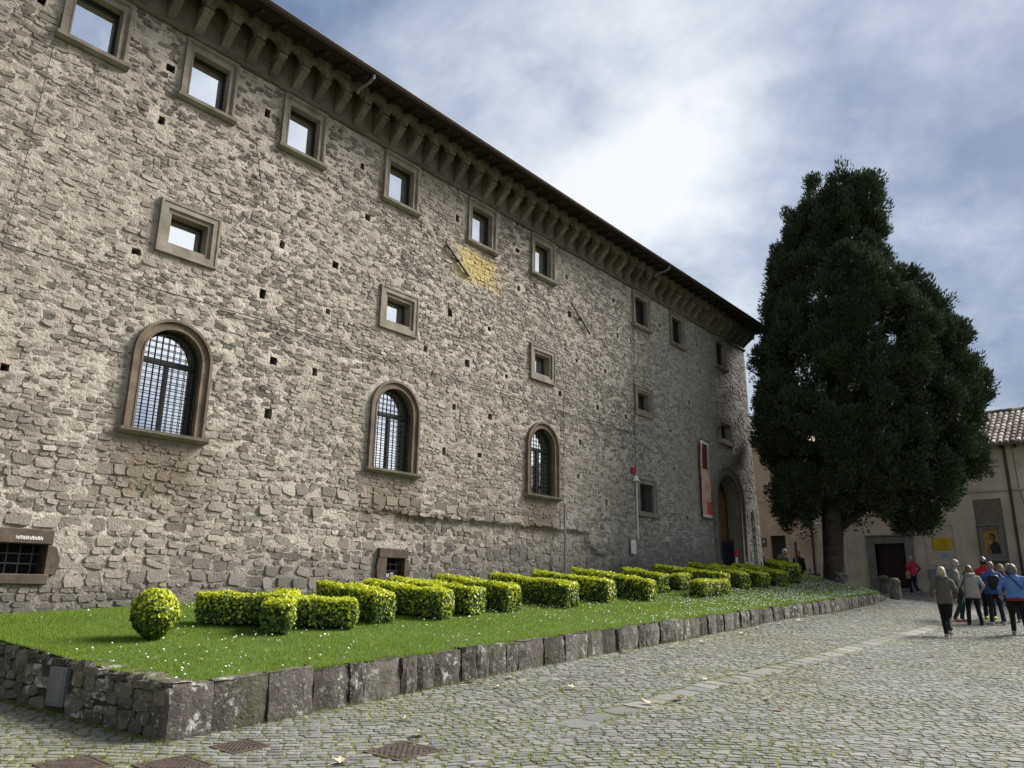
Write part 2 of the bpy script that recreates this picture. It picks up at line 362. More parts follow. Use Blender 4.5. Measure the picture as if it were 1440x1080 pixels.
def cobble_layout():
    ang = radians(-50); ca, sa = cos(ang), sin(ang); out = []; v = -4.0; r = random.Random(3)
    # rows run across the view direction; v is the distance from row to row
    while v < 39:
        hrow = r.uniform(.075, .12); u = -12.0 + r.random() * .2
        while u < 30:
            w = r.uniform(.075, .18) * (1.6 if r.random() < .10 else 1)
            out.append((u + w / 2, v + hrow / 2, w, hrow)); u += w
        v += hrow
    A = np.array(out); u, v = A[:, 0], A[:, 1]
    bend = .5 * np.sin(u * .35 + v * .12) + .18 * np.sin(u * 1.1) + .03 * vnoise(u * 1.7, v * 1.7, 0, 5)
    v2 = v + bend; X = u * ca - v2 * sa; Y = u * sa + v2 * ca       # v axis ~ (sin40, cos40)
    th = np.arctan2(sa + ca * .0, ca) + np.arctan(.175 * np.cos(u * .35 + v * .12) + .2 * np.cos(u * 1.1))
    keep = (X > 1.2) & (X < 38.92) & (Y < 17) & (Y > .09 * X - 1.6)
    keep &= (Y < 7.56) | ((X < left_x(Y) - .08) & (Y < 13)) | ((X >= right_x(Y) + .1) & ((X > 31.7) | (Y < 12.9)))
    keep &= ~((np.abs(Y - 5.12) < .19) & (X > 7))
    for (cx, cy), sx, sy, _ in COVERS: keep &= ~((np.abs(X - cx) < sx / 2 + .05) & (np.abs(Y - cy) < sy / 2 + .05))
    # drop hidden or far-side cobbles with distance: keep all within the street
    return X[keep], Y[keep], A[keep, 2], A[keep, 3], th[keep]
cX, cY, cW, cH, cT = cobble_layout()
# drain course of larger slabs along the street
sl = []; x = 7.0; r_ = random.Random(5)
while x < 36:
    w = r_.uniform(.25, .5); sl.append((x + w / 2, 5.12 + r_.uniform(-.015, .015), w, r_.uniform(.33, .40), r_.uniform(-.03, .03))); x += w
sl = np.array(sl); nsl = len(sl)
cX = np.r_[cX, sl[:, 0]]; cY = np.r_[cY, sl[:, 1]]; cW = np.r_[cW, sl[:, 2]]; cH = np.r_[cH, sl[:, 3]]; cT = np.r_[cT, sl[:, 4]]
nC = len(cX); K = 7
P2 = blob_rings(K, np.full(nC, .07), rng, .42)
gapw = rng.uniform(.008, .026, nC); hw = (cW - gapw) / 2; hh = (cH - gapw) / 2
tl = rng.normal(0, .011, (nC, 2)); proud = rng.uniform(-.004, .003, nC)
Zc = ground(cX, cY)
gxs = (ground(cX + .2, cY) - ground(cX - .2, cY)) / .4; gys = (ground(cX, cY + .2) - ground(cX, cY - .2)) / .4
def cobble_verts(sel):
    V = []
    for sc, dz in ((1.06, -.03), (1.0, -.0005), (.93, .003)):
        lx = P2[sel, :, 0] * hw[sel, None] * sc; ly = P2[sel, :, 1] * hh[sel, None] * sc
        c, s = np.cos(cT[sel])[:, None], np.sin(cT[sel])[:, None]; wx = lx * c - ly * s; wy = lx * s + ly * c
        z = Zc[sel, None] + proud[sel, None] + dz + wx * (gxs[sel, None] + tl[sel, :1]) + wy * (gys[sel, None] + tl[sel, 1:])
        V.append(np.stack([cX[sel, None] + wx, cY[sel, None] + wy, z], -1))
    return np.stack(V, 1)      # n,3,K,3
# the 300 cobbles that show largest are objects of their own
dv = np.stack([cX, cY, Zc - CAMZ], -1); fwn, rtn, upn = np.array(_fw), np.array(_rt), np.array(_up)
dep = dv @ fwn; px = 720 + 1083 * (dv @ rtn) / np.maximum(dep, .1); py = 540 - 1083 * (dv @ upn) / np.maximum(dep, .1)
inview = (dep > 1) & (px > 0) & (px < 1440) & (py > 0) & (py < 1080)
size = np.where(inview, cW * cH / np.maximum(dep, 1) ** 3, 0)
order = np.argsort(-size); near = order[:300]; rest = order[300:]
CV = cobble_verts(np.arange(nC))
for i in near:
    v = CV[i].reshape(-1, 3); c = v.mean(0); link('cobblestone', np_mesh('cobblestone', v - c, block_faces(1, K, 3), M['cobble']), pav, loc=c)
mid = rest[dep[rest] < 13]; far = rest[dep[rest] >= 13]
Va = CV[mid].reshape(-1, 3); Cf = CV[far][:, [1, 2]]; Cf[:, 0, :, 2] -= .006; Vb = Cf.reshape(-1, 3); fa = block_faces(len(mid), K, 3); fb = [f + len(Va) for f in block_faces(len(far), K, 2)]
tag(link('cobblestones', np_mesh('cobblestones', np.r_[Va, Vb], fa + fb, M['cobble']), pav), kind='stuff')

# ------------------------------------------------------------------ grass helper
def blades(px_, py_, pz_, L, wd, r, lean=.5, wind=(0, 0)):
    n = len(px_); a = r.uniform(0, 2 * pi, n); le = np.abs(r.normal(0, lean, n)); ll = L * r.uniform(.55, 1.25, n)
    dx, dy = np.cos(a), np.sin(a); b = a + pi / 2 + r.uniform(-.5, .5, n); wx, wy = np.cos(b) * wd / 2, np.sin(b) * wd / 2
    tx = px_ + dx * np.sin(le) * ll + wind[0] * ll; ty = py_ + dy * np.sin(le) * ll + wind[1] * ll; tz = pz_ + np.cos(le) * ll
    V = np.stack([np.stack([px_ - wx, py_ - wy, pz_ - .008], -1), np.stack([px_ + wx, py_ + wy, pz_ - .008], -1), np.stack([tx, ty, tz], -1)], 1).reshape(-1, 3)
    return V, np.arange(n * 3).reshape(-1, 3)
M['grass'] = mat('grass_blades', [(.15, (.075, .13, .014)), (.45, (.14, .225, .022)), (.7, (.215, .305, .034)), (.95, (.34, .37, .075))], 1.2, isl=.55, rough=.6, trans=.42, spec=.25)
M['moss_grass'] = mat('joint_grass', [(.15, (.05, .075, .014)), (.5, (.10, .125, .024)), (.9, (.22, .20, .06))], 2, isl=.6, rough=.7, trans=.25)
# grass in the joints: denser where the moss mask is, near the kerb and at the left
r2 = np.random.default_rng(11); nT = 12000
u = r2.uniform(0, 1, nT); tx = 2.0 + 22 * u ** 1.6; ty = r2.uniform(0, 1, nT); ty = np.where(tx < 3.6, 5.5 + ty * 7, .12 * tx + ty * (7.5 - .12 * tx))
msk = fbm(tx * .55, ty * .55, 0, 21, 3) + .55 * np.exp(-((ty - 7.4) / .5) ** 2) + .35 * np.exp(-((tx - 5) / 3.0) ** 2) - .010 * tx + .2
ok = (msk > r2.uniform(-.15, .45, nT)) & ((ty < 7.5) | (tx < left_x(ty) - .05)); tx, ty = tx[ok], ty[ok]
# snap each tuft to the joint of a nearby cobble
nb = []
for a, b in zip(tx, ty):
    d = (cX - a) ** 2 + (cY - b) ** 2; i = int(np.argmin(d)); dx, dy = a - cX[i], b - cY[i]
    c, s = cos(cT[i]), sin(cT[i]); lx, ly = dx * c + dy * s, -dx * s + dy * c
    if abs(lx) / cW[i] > abs(ly) / cH[i]: lx = math.copysign(cW[i] / 2, lx)
    else: ly = math.copysign(cH[i] / 2, ly)
    nb.append((cX[i] + lx * c - ly * s, cY[i] + lx * s + ly * c))
nb = np.array(nb); k = 9; bx = np.repeat(nb[:, 0], k) + r2.normal(0, .022, len(nb) * k); by = np.repeat(nb[:, 1], k) + r2.normal(0, .022, len(nb) * k)
V, Fc = blades(bx, by, ground(bx, by) - .004, .030, .008, r2, .7)
# a fringe of weeds along the foot of both walls
wx = r2.uniform(4.0, 27, 5200) ; wy = 7.58 - np.abs(r2.normal(0, .05, 5200)); wm = fbm(wx * .9, wx * 0, 0, 5, 3) > r2.uniform(-.4, .3, 5200)
wy2 = r2.uniform(7.4, 12.9, 2600); wx2 = left_x(wy2) - .08 - np.abs(r2.normal(0, .06, 2600))
wx, wy = np.r_[wx[wm], wx2], np.r_[wy[wm], wy2]
V2, F2 = blades(wx, wy, ground(wx, wy) - .01, .06, .008, r2, .6)
g = link('joint_grass', np_mesh('joint_grass', np.r_[V, V2], [np.r_[Fc, F2 + len(V)]], M['moss_grass'])); tag(g, 'weeds and moss growing in the cobble joints', 'weeds', kind='stuff')

# ------------------------------------------------------------------ lawn
M['turf'] = mat('turf', [(.3, (.045, .085, .013)), (.55, (.075, .13, .02)), (.8, (.11, .165, .03))], 2.0, rough=.9, bump=(.8, 60, .03))
lx_ = np.linspace(0, 1, 150); ly_ = np.linspace(7.68, 13.05, 36); LX = np.zeros((150, 36)); LY = np.zeros((150, 36))
for j, y in enumerate(ly_): LX[:, j] = left_x(y) + .03 + lx_ * (right_x(y) - left_x(y) - .03); LY[:, j] = y
LZ = lawn(LX, LY) + .02 * fbm(LX * .8, LY * .8, 0, 2, 3) - .015
lw = link('lawn', np_mesh('lawn', np.c_[LX.ravel(), LY.ravel(), LZ.ravel()], [grid_faces(150, 36)], M['turf'], True)); tag(lw, kind='structure')
mb = MB()
for y0, y1 in zip(ly_[:-1], ly_[1:]):
    xa, xb = float(right_x(y0)), float(right_x(y1)); za, zb = float(lawn(xa, y0)) - .012, float(lawn(xb, y1)) - .012
    mb.add([(xa, y0, za), (xb, y1, zb), (xb + .12, y1, gz(xb, y1) - .1), (xa + .12, y0, gz(xa, y0) - .1)], [(0, 3, 2, 1)])
mb.build('lawn_bank', M['turf'], lw)
def lawn_h(x, y): return lawn(x, y) + .02 * fbm(np.asarray(x) * .8, np.asarray(y) * .8, 0, 2, 3) - .015
nG = 330000; u = r2.uniform(0, 1, nG); gx_ = 3.2 + 26.9 * u ** 1.75; gy_ = 7.7 + 5.28 * r2.uniform(0, 1, nG); ok = (gx_ > left_x(gy_) + .04) & (gx_ < right_x(gy_) - .02); gx_, gy_ = gx_[ok], gy_[ok]
Lb = .030 + .012 * fbm(gx_ * 1.2, gy_ * 1.2, 0, 8, 3) + .0007 * gx_
V, Fc = blades(gx_, gy_, lawn_h(gx_, gy_), Lb, .0055 + .00045 * gx_, r2, .55)
# longer tufts spilling over the kerb edge
ex = r2.uniform(4.0, 28.3, 9000); ey = 7.66 + np.abs(r2.normal(0, .05, 9000)); eL = .05 + .02 * r2.random(9000)
V2, F2 = blades(ex, ey, lawn_h(ex, ey), eL, .007, r2, .7)
yy = r2.uniform(7.7, 13, 2500); xx = left_x(yy) + .03 + np.abs(r2.normal(0, .05, 2500)); V3, F3 = blades(xx, yy, lawn_h(xx, yy), .055, .007, r2, .7)
g = link('lawn_grass', np_mesh('lawn_grass', np.r_[V, V2, V3], [np.r_[Fc, F2 + len(V), F3 + len(V) + len(V2)]], M['grass'])); tag(g, 'short green lawn grass in front of the fortress wall', 'grass', kind='stuff')
# daisies
M['petal'] = plain('daisy_petals', (.78, .78, .76), .6); M['yolk'] = plain('daisy_eye', (.6, .42, .03), .6)
nD = 19000; dx = 3.6 + 26.3 * r2.random(nD); dy = 7.75 + 5.0 * r2.random(nD)
den = .17 + .45 * fbm(dx * .45, dy * .7, 0, 31, 3) + np.clip((dx - 12) / 15, 0, 1) * .55 * (dy < 10.6)
den = den * np.interp(dx, [4, 9, 14, 18], [.35, .5, .8, 1.15]) * np.interp(dy, [9.5, 11], [1, .45])
ok = (r2.random(nD) < den) & (dx > left_x(dy) + .15) & (dx < right_x(dy) - .1); dx, dy = dx[ok], dy[ok]; n = len(dx)
rad = r2.uniform(.011, .019, n); h0 = lawn_h(dx, dy) + r2.uniform(.03, .05, n); tx_, ty_ = r2.normal(-.15, .3, n), r2.normal(-.25, .3, n)
a = np.arange(5) * 2 * pi / 5; ox = np.cos(a)[None] * rad[:, None]; oy = np.sin(a)[None] * rad[:, None]
R5 = np.stack([dx[:, None] + ox, dy[:, None] + oy, h0[:, None] + ox * tx_[:, None] + oy * ty_[:, None]], -1)
V = np.concatenate([R5, np.stack([dx, dy, h0 + rad * .75], -1)[:, None], np.stack([dx, dy, h0 - rad * .5], -1)[:, None]], 1).reshape(-1, 3)
q = np.arange(n)[:, None] * 7; k5 = np.arange(5); up_ = (q[:, :, None] + np.stack([k5, (k5 + 1) % 5, np.full(5, 5)], -1)[None]).reshape(-1, 3); dn_ = (q[:, :, None] + np.stack([(k5 + 1) % 5, k5, np.full(5, 6)], -1)[None]).reshape(-1, 3)
d = link('daisies', np_mesh('daisies', V, [up_, dn_], [M['petal']])); tag(d, 'small white daisies scattered through the lawn', 'flowers', kind='stuff')
# ------------------------------------------------------------------ fortress
FY = 13.0; XL, XR, ZT = -2.0, 31.0, 11.95
def wall_end(z): return XR + .5 * np.clip((11.9 - np.asarray(z, float)) / 9.2, 0, 1.1)
fort = empty('fortress', (16, FY, 1.8)); tag(fort, 'long rubble stone fortress with corbelled eaves and rows of stone-framed windows', 'fortress')
def fpart(mb, name, m, parent=None, smooth=False):
    o = mb.build(name, m, parent or fort, smooth)
    if parent is None: o.location = (-16, -FY, -1.8)
    return o
def fmesh(name, me, parent=None):
    o = link(name, me, parent or fort)
    if parent is None: o.location = (-16, -FY, -1.8)
    return o
# --- openings: kind, outer x0,x1,z0,z1
TOPX = [(3.42, 4.52), (5.53, 6.63), (7.71, 8.81), (10.52, 11.63), (13.43, 14.56), (16.13, 17.25), (21.74, 22.88), (24.36, 25.45), (28.02, 29.12)]
MIDX = [(5.48, 6.66), (10.63, 11.82), (16.12, 17.27), (21.71, 22.90), (27.99, 29.28)]
ARCHX = [(5.38, 6.80), (10.55, 12.00), (15.99, 17.43)]
HOLES = []      # (x0,x1,z0,z1) bounds kept free of stones
CUT = []        # functions (x,z)->bool cutting the mortar face
def cut_rect(x0, x1, z0, z1):
    CUT.append(lambda x, z: (x > x0) & (x < x1) & (z > z0) & (z < z1))
for x0, x1 in TOPX: HOLES.append((x0, x1, 10.42, 11.77)); cut_rect(x0 + .04, x1 - .04, 10.5, 11.72)
for x0, x1 in MIDX: HOLES.append((x0, x1, 7.31, 8.35)); cut_rect(x0 + .04, x1 - .04, 7.35, 8.31)
for x0, x1 in ARCHX:
    HOLES.append((x0, x1, 4.0, 5.46)); HOLES.append((x0 + .2, x1 - .2, 5.4, 6.14)); HOLES.append((x0 + .05, x1 - .05, 5.4, 5.8)); xc, rr = (x0 + x1) / 2, (x1 - x0) / 2
    CUT.append(lambda x, z, xc=xc, rr=rr: (np.abs(x - xc) < rr - .05) & (z > 4.05) & ((z < 5.43) | (np.hypot(x - xc, z - 5.43) < rr - .05)))
HOLES += [(21.68, 22.92, 3.96, 5.2), (3.3, 4.72, 1.55, 2.36), (10.98, 11.95, 1.72, 2.42)]
cut_rect(21.73, 22.86, 4.06, 5.15); cut_rect(3.5, 4.6, 1.66, 2.28); cut_rect(11.1, 11.85, 1.78, 2.36)
PXC, PRO, PZS = 28.52, 1.40, 5.06       # portal centre, outer radius, springing
HOLES += [(27.1, 29.94, 1.5, 5.5), (27.4, 29.6, 5.4, 6.2), (27.9, 29.1, 6.1, 6.46)]
CUT.append(lambda x, z: (np.abs(x - PXC) < PRO - .06) & ((z < PZS) | (np.hypot(x - PXC, z - PZS) < PRO - .06)))
PUT = [(5.32, 10.95), (5.31, 9.82), (7.38, 11.09), (5.21, 7.18), (8.03, 8.35), (9.35, 8.37), (7.69, 7.18), (9.27, 7.24), (8.06, 5.89), (9.07, 5.88), (8.1, 4.8), (3.59, 4.69), (9.91, 11.02), (10.17, 9.82), (13.07, 10.97), (15.55, 10.98), (15.61, 9.82), (17.93, 10.94), (18.07, 9.79), (18.42, 8.4), (19.99, 8.4), (20.59, 11.01), (20.76, 9.83), (23.67, 10.97), (24.11, 9.91), (26.56, 10.98), (26.69, 9.93), (29.43, 9.92), (17.55, 7.17), (12.16, 7.16), (13.62, 7.15), (15.14, 7.15), (13.2, 5.92), (14.52, 5.9), (12.91, 4.79), (14.15, 4.86), (18.57, 5.89), (18.44, 4.84), (12.93, 8.31), (14.44, 8.29), (19.51, 7.12), (21.19, 7.13), (19.89, 4.2), (24.1, 7.15), (24.29, 5.79), (25.67, 8.48), (30.0, 8.6), (29.56, 7.27), (25.14, 4.15), (3.1, 10.94), (1.2, 8.4), (1.0, 5.9)]
GR_ = .04; snap = lambda v: round(v / GR_) * GR_
PUTR = []
for i, (x, z) in enumerate(PUT):
    w = (.16, .12, .12, .16, .12)[i % 5]; h = (.16, .16, .20, .12)[i % 4]; x0, z0 = snap(x - w / 2), snap(z - h / 2); PUTR.append((x0, x0 + w, z0, z0 + h))
    HOLES.append((x0 - .03, x0 + w + .03, z0 - .03, z0 + h + .03)); cut_rect(x0, x0 + w, z0, z0 + h)
# --- surface relief shared by mortar and stones (metres towards the street)
def ledge_z(x):
    z = np.where(x < 18.9, 3.2 + .008 * (x - 11), np.where(x < 19.0, 3.02, np.where(x < 19.35, 2.9 - (x - 19) * .5, 2.66)))
    return z
def relief(x, z):
    x = np.asarray(x, float); z = np.asarray(z, float)
    o = .022 * fbm(x * .45, z * .45, 0, 41, 2)
    lz = ledge_z(x) + .03 * vnoise(x * 3, x * 0, 0, 9)
    amt = np.clip((x - 9.5) / 3, 0, 1) * np.where(x < 19.0, 1.0, np.where(x < 19.8, .8, 0))
    o = o + np.where(z < lz, -.11, 0) * amt
    return o + .04 * np.clip((2.6 - (z - wall_base(x))) / 2.6, 0, 1)
nx = int(round((31.6 - XL) / GR_)) + 1; nz_ = int(round((ZT - .8) / GR_)) + 1
wx_ = XL + np.arange(nx) * GR_; wz_ = .8 + np.arange(nz_) * GR_; WX, WZ = np.meshgrid(wx_, wz_, indexing='ij')
dy_ = relief(WX, WZ) + .011 * fbm(WX * 3.5, WZ * 8, 0, 51, 2) + .010 * vnoise(WX * 8, WZ * 15, 0, 61)
EX = np.minimum(WX, wall_end(WZ))
Fq = grid_faces(nx, nz_); cxm = (WX[:-1, :-1] + GR_ / 2).ravel(); czm = (WZ[:-1, :-1] + GR_ / 2).ravel()
drop = (cxm > wall_end(czm) + GR_ / 2)
for f in CUT: drop |= f(cxm, czm)
jx = rng.uniform(-.009, .009, WX.shape); jz = rng.uniform(-.009, .009, WX.shape)
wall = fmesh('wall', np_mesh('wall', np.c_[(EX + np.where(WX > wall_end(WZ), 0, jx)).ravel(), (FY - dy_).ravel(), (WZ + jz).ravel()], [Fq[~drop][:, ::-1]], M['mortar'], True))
# --- rubble stones
def wall_stones():
    out = []; r = random.Random(12); z = .95; HX = np.array(HOLES)
    while z < 11.8:
        big = z < 3.5
        hrow = r.uniform(.13, .25) if (big and r.random() < .6) else r.uniform(.055, .115)
        x = XL + r.random() * .2
        while x < 31.5:
            zone = vnoise(np.array([x * .12]), np.array([z * .25]), 0, 77)[0]
            w = r.uniform(.9, 2.1) * hrow * (1.1 if big else 1.35); w = min(max(w, .06), .36)
            if not big and r.random() < .05: w *= 1.5
            if big and z > float(wall_base(x)) + 2.0: w *= .8
            cz = z + hrow / 2 + .05 * math.sin(x * .7 + z * 2) + .03 * math.sin(x * 1.9 + z)
            if r.random() > .05:
                if r.random() < .25 and hrow > .12:
                    out.append((x + w / 2, cz + hrow * .25, w * .95, hrow * .48)); out.append((x + w / 2, cz - hrow * .25, w * .9, hrow * .46))
                else: out.append((x + w / 2 + r.uniform(-.01, .01), cz + r.uniform(-.012, .012), w, hrow * r.uniform(.78, 1.05)))
            x += w + r.uniform(.0, .028)
        z += hrow * r.uniform(.98, 1.12)
    A = np.array(out); x, zc, w, h = A.T
    ok = (zc > wall_base(x) - .1) & (x + w / 2 < wall_end(zc) - .0) & (zc + h / 2 < 11.86)
    for a, b, c, d in HOLES: ok &= ~((x + w * .42 > a) & (x - w * .42 < b) & (zc + h * .42 > c) & (zc - h * .42 < d))
    return A[ok]
SA = wall_stones(); nS = len(SA); K = 7
sp = blob_rings(K, rng.uniform(.06, .17, nS), rng, .42); kk = np.arange(K)
shr = rng.uniform(.95, 1.08, nS)
pr = rng.uniform(.001, .022, nS) + np.where(SA[:, 1] < 3.6, .002, 0)
smear = np.clip(fbm(SA[:, 0] * .22, SA[:, 1] * .3, 0, 91, 3) * 1.6 + .15 + .35 * (SA[:, 0] < 9.5) * (SA[:, 1] > 3.6), 0, 1); base = relief(SA[:, 0], SA[:, 1]) - .009 * smear * rng.uniform(.2, 1.3, nS); tx_, tz_ = rng.normal(0, .07, nS), rng.normal(0, .09, nS)
rot = rng.normal(0, .09, nS)
SV = []
for sc, dp in ((1.03, -.02), (.94, 1.0)):
    lx = sp[:, :, 0] * (SA[:, 2] / 2 * shr)[:, None] * sc; lz = sp[:, :, 1] * (SA[:, 3] / 2 * shr)[:, None] * sc
    c, s = np.cos(rot)[:, None], np.sin(rot)[:, None]; lx, lz = lx * c - lz * s, lx * s + lz * c
    d = base[:, None] + (np.full((nS, K), dp) if dp < 0 else pr[:, None] * dp + lx * tx_[:, None] + lz * tz_[:, None] + rng.uniform(-.004, .004, (nS, K)))
    SV.append(np.stack([SA[:, :1] + lx, FY - d, SA[:, 1:2] + lz], -1))
SV = np.stack(SV, 1)
dv = np.stack([SA[:, 0], np.full(nS, FY), SA[:, 1] - CAMZ], -1); dep = dv @ fwn
px = 720 + 1083 * (dv @ rtn) / np.maximum(dep, .1); py = 540 - 1083 * (dv @ upn) / np.maximum(dep, .1)
size = np.where((dep > 1) & (px > 8) & (px < 1432) & (py > 8) & (py < 1072), SA[:, 2] * SA[:, 3] / dep ** 2 * (FY / np.linalg.norm(dv, axis=1)), 0)
order = np.argsort(-size); big, rest = order[:300], order[300:]
for i in big:
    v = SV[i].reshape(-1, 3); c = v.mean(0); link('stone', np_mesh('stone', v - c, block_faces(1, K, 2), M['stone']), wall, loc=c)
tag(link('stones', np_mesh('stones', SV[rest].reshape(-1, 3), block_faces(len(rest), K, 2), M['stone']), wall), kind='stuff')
# small chips pressed into the mortar
r5 = np.random.default_rng(55); nq = 7000; qx = XL + 33.3 * r5.random(nq) ** 1.15; qz = 1.2 + 10.6 * r5.random(nq); okq = (qz > wall_base(qx)) & (qx < wall_end(qz) - .05)
for a, b, c, d in HOLES: okq &= ~((qx > a - .03) & (qx < b + .03) & (qz > c - .03) & (qz < d + .03))
qx, qz = qx[okq], qz[okq]; nq = len(qx); qs = r5.uniform(.018, .05, nq); p5 = blob_rings(6, np.full(nq, .2), r5, .7); QV = []
for sc, dp in ((1.1, -.02), (.75, .003)):
    QV.append(np.stack([qx[:, None] + p5[:, :, 0] * qs[:, None] * sc, FY - (relief(qx, qz)[:, None] + dp + r5.uniform(0, .014, (nq, 6))), qz[:, None] + p5[:, :, 1] * qs[:, None] * .6 * sc], -1))
tag(link('chips', np_mesh('chips', np.stack(QV, 1).reshape(-1, 3), block_faces(nq, 6, 2), M['stone']), wall), kind='stuff')
# putlog holes: five-sided recess each
for x0, x1, z0, z1 in PUTR:
    mb = MB(); f, b = FY - .05, FY + .35; vs = [(x0, f, z0), (x1, f, z0), (x1, f, z1), (x0, f, z1), (x0, b, z0), (x1, b, z0), (x1, b, z1), (x0, b, z1)]
    f2 = FY - float(relief((x0 + x1) / 2, (z0 + z1) / 2)) + .004; vs = [(x, f2 if i < 4 else b, z) for i, (x, y, z) in enumerate(vs)]
    mb.add(vs, [(0, 1, 5, 4), (2, 3, 7, 6), (0, 4, 7, 3), (1, 2, 6, 5), (4, 5, 6, 7)]); mb.build('putlog_hole', M['stone'], wall)
# end walls and back
mb = MB(); n = 14
for i in range(n):
    z0, z1 = .8 + (ZT - .8) * i / n, .8 + (ZT - .8) * (i + 1) / n; e0, e1 = float(wall_end(z0)), float(wall_end(z1))
    b = len(mb.v); mb.add([(e0, FY - float(relief(31, z0)), z0), (e1, FY - float(relief(31, z1)), z1), (e1, FY + 14, z1), (e0, FY + 14, z0)], [(0, 1, 2, 3)])
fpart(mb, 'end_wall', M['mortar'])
fpart(MB().box(XL, XR, FY + 13.9, FY + 14.1, .5, ZT + 1.5), 'rear_wall', M['mortar'])
fpart(MB().box(XL - .1, XL + .0, FY + .01, FY + 14, .5, ZT + 1.2), 'side_wall', M['mortar'])
# --- string course
mb = MB(); prof = [(0.02, 11.80), (-.055, 11.81), (-.085, 11.84), (-.09, 11.88), (-.075, 11.915), (-.04, 11.94), (.02, 11.95)]
mb.prism([(FY + a, b) for a, b in prof], XL, XR + .07, 'x'); fpart(mb, 'string_course', M['corbel'])
fpart(MB().box(XL, XR + .02, FY - .005, FY + .3, 11.93, 12.80), 'upper_wall', M['corbel'])
fpart(MB().box(XL, XR + .3, FY - .42, FY + .3, 12.805, 12.83), 'wall_plate', M['wood'])
# --- corbels: three stepped rolls widening outwards, a moulded cap on top
SP = .5555; CX0 = 5.72; PF = .44        # spacing, one corbel position, projection
cm = MB(); cw = .085
prof = [(0, 11.945), (-.025, 11.955), (-.085, 12.01), (-.18, 12.10), (-.27, 12.19), (-.33, 12.235), (-.35, 12.262), (-.35, 12.275), (0, 12.275)]
cm.prism(prof, -cw, cw, 'x'); cm.prism([(0, 12.278), (-.36, 12.278), (-.40, 12.30), (-.412, 12.325), (-.40, 12.355), (-.36, 12.37), (0, 12.37)], -cw - .012, cw + .012, 'x')
cmesh = cm.mesh('corbel', M['corbel'])
am = MB(); hs = SP / 2; rr = hs - .09; za = 12.373; na = 10; top = 12.83
ap = [(rr * cos(pi - pi * i / na), za + rr * 1.12 * sin(pi * i / na)) for i in range(na + 1)]
pts = [(-hs, za), ] + ap + [(hs, za)]
for i in range(len(pts) - 1):
    (xa, zaa), (xb, zb) = pts[i], pts[i + 1]
    if abs(xb - xa) > 1e-6: am.add([(xa, -PF, zaa), (xb, -PF, zb), (xb, -PF, top), (xa, -PF, top)], [(0, 1, 2, 3)])
    am.add([(xa, -PF, zaa), (xa, -PF + .15, zaa), (xb, -PF + .15, zb), (xb, -PF, zb)], [(0, 1, 2, 3)])
    if abs(xb - xa) > 1e-6: am.add([(xa, -PF + .15, zaa), (xb, -PF + .15, zb), (xb, -PF + .15, top), (xa, -PF + .15, top)], [(3, 2, 1, 0)])
am.box(-hs, -hs + .07, -PF + .151, 0, za, top - .02); am.box(hs - .07, hs, -PF + .151, 0, za, top - .02)
amesh = am.mesh('arch', M['corbel'])
kx = []; i = int((XL - CX0) / SP)
while CX0 + i * SP < XR - .1: kx.append(CX0 + i * SP); i += 1
rc = random.Random(4)
for x in kx:
    if x < XL: continue
    link('corbel', cmesh, fort, loc=(x - 16, 0.0, -1.8 + rc.uniform(-.006, .006)), rot=(0, 0, rc.uniform(-.02, .02)), scale=(rc.uniform(.94, 1.05), rc.uniform(.97, 1.03), 1))
    if x + SP / 2 < XR + .1: link('arch', amesh, fort, loc=(x + SP / 2 - 16, 0, -1.8))
lastx = kx[-1]
# corner: fan of corbels carrying the chamfered end
for a in (35, 70):
    link('corbel', cmesh, fort, loc=(XR - 16 - .02, 0.02, -1.8), rot=(0, 0, radians(a)))
for j in range(4):
    link('corbel', cmesh, fort, loc=(XR - 16, .35 + j * SP, -1.8), rot=(0, 0, pi / 2))
mb = MB(); mb.prism([(lastx + SP + hs - .3, FY - PF + .004), (XR + .30, FY - PF + .004), (XR + .42, FY - .15), (XR + .42, FY + 14), (XR, FY + 14), (XR, FY)], 12.372, 12.82, 'z'); fpart(mb, 'corner_parapet', M['corbel'])
# --- eave: boards, rafters, gutter, tiles
EY, EZ, EX1 = FY - .98, 12.60, XR + .42
sl = math.tan(radians(17))
mb = MB(); mb.add([(XL, EY, EZ), (EX1, EY, EZ), (EX1 - 6, FY + 6.5, EZ + 7.2 * sl), (XL, FY + 6.5, EZ + 7.2 * sl), (EX1, FY + 14.6, EZ), (XL, FY + 14.6, EZ)], [(0, 1, 2, 3), (1, 4, 2), (3, 2, 4, 5)])
mb.add([(XL, EY, EZ + .05), (EX1, EY, EZ + .05), (EX1 - 6, FY + 6.5, EZ + .05 + 7.2 * sl), (XL, FY + 6.5, EZ + .05 + 7.2 * sl), (EX1, FY + 14.6, EZ + .05), (XL, FY + 14.6, EZ + .05)], [(0, 1, 2, 3), (1, 4, 2), (3, 2, 4, 5)])
mb.add([(XL, EY, EZ), (EX1, EY, EZ), (EX1, EY, EZ + .05), (XL, EY, EZ + .05), (EX1, FY + 14.6, EZ), (EX1, FY + 14.6, EZ + .05)], [(0, 1, 2, 3), (1, 4, 5, 2)])
roof = fpart(mb, 'roof', M['wood'])
rm = MB(); rm.prism([(EY - FY + .04, -.10), (EY - FY + .04, -.02), (.9, -.02 + (.9 - EY + FY - .04) * sl), (.9, -.10 + (.9 - EY + FY - .04) * sl)], -.028, .028, 'x'); rmesh = rm.mesh('rafter', M['wood'])
x = XL + .2
while x < EX1 - .1: link('rafter', rmesh, roof, loc=(x, FY, EZ)); x += .52
mb = MB(); seg = 7
a0 = [(EY - .06 + .085 * cos(pi + pi * k / 6), EZ + .10 + .085 * sin(pi + pi * k / 6)) for k in range(7)]
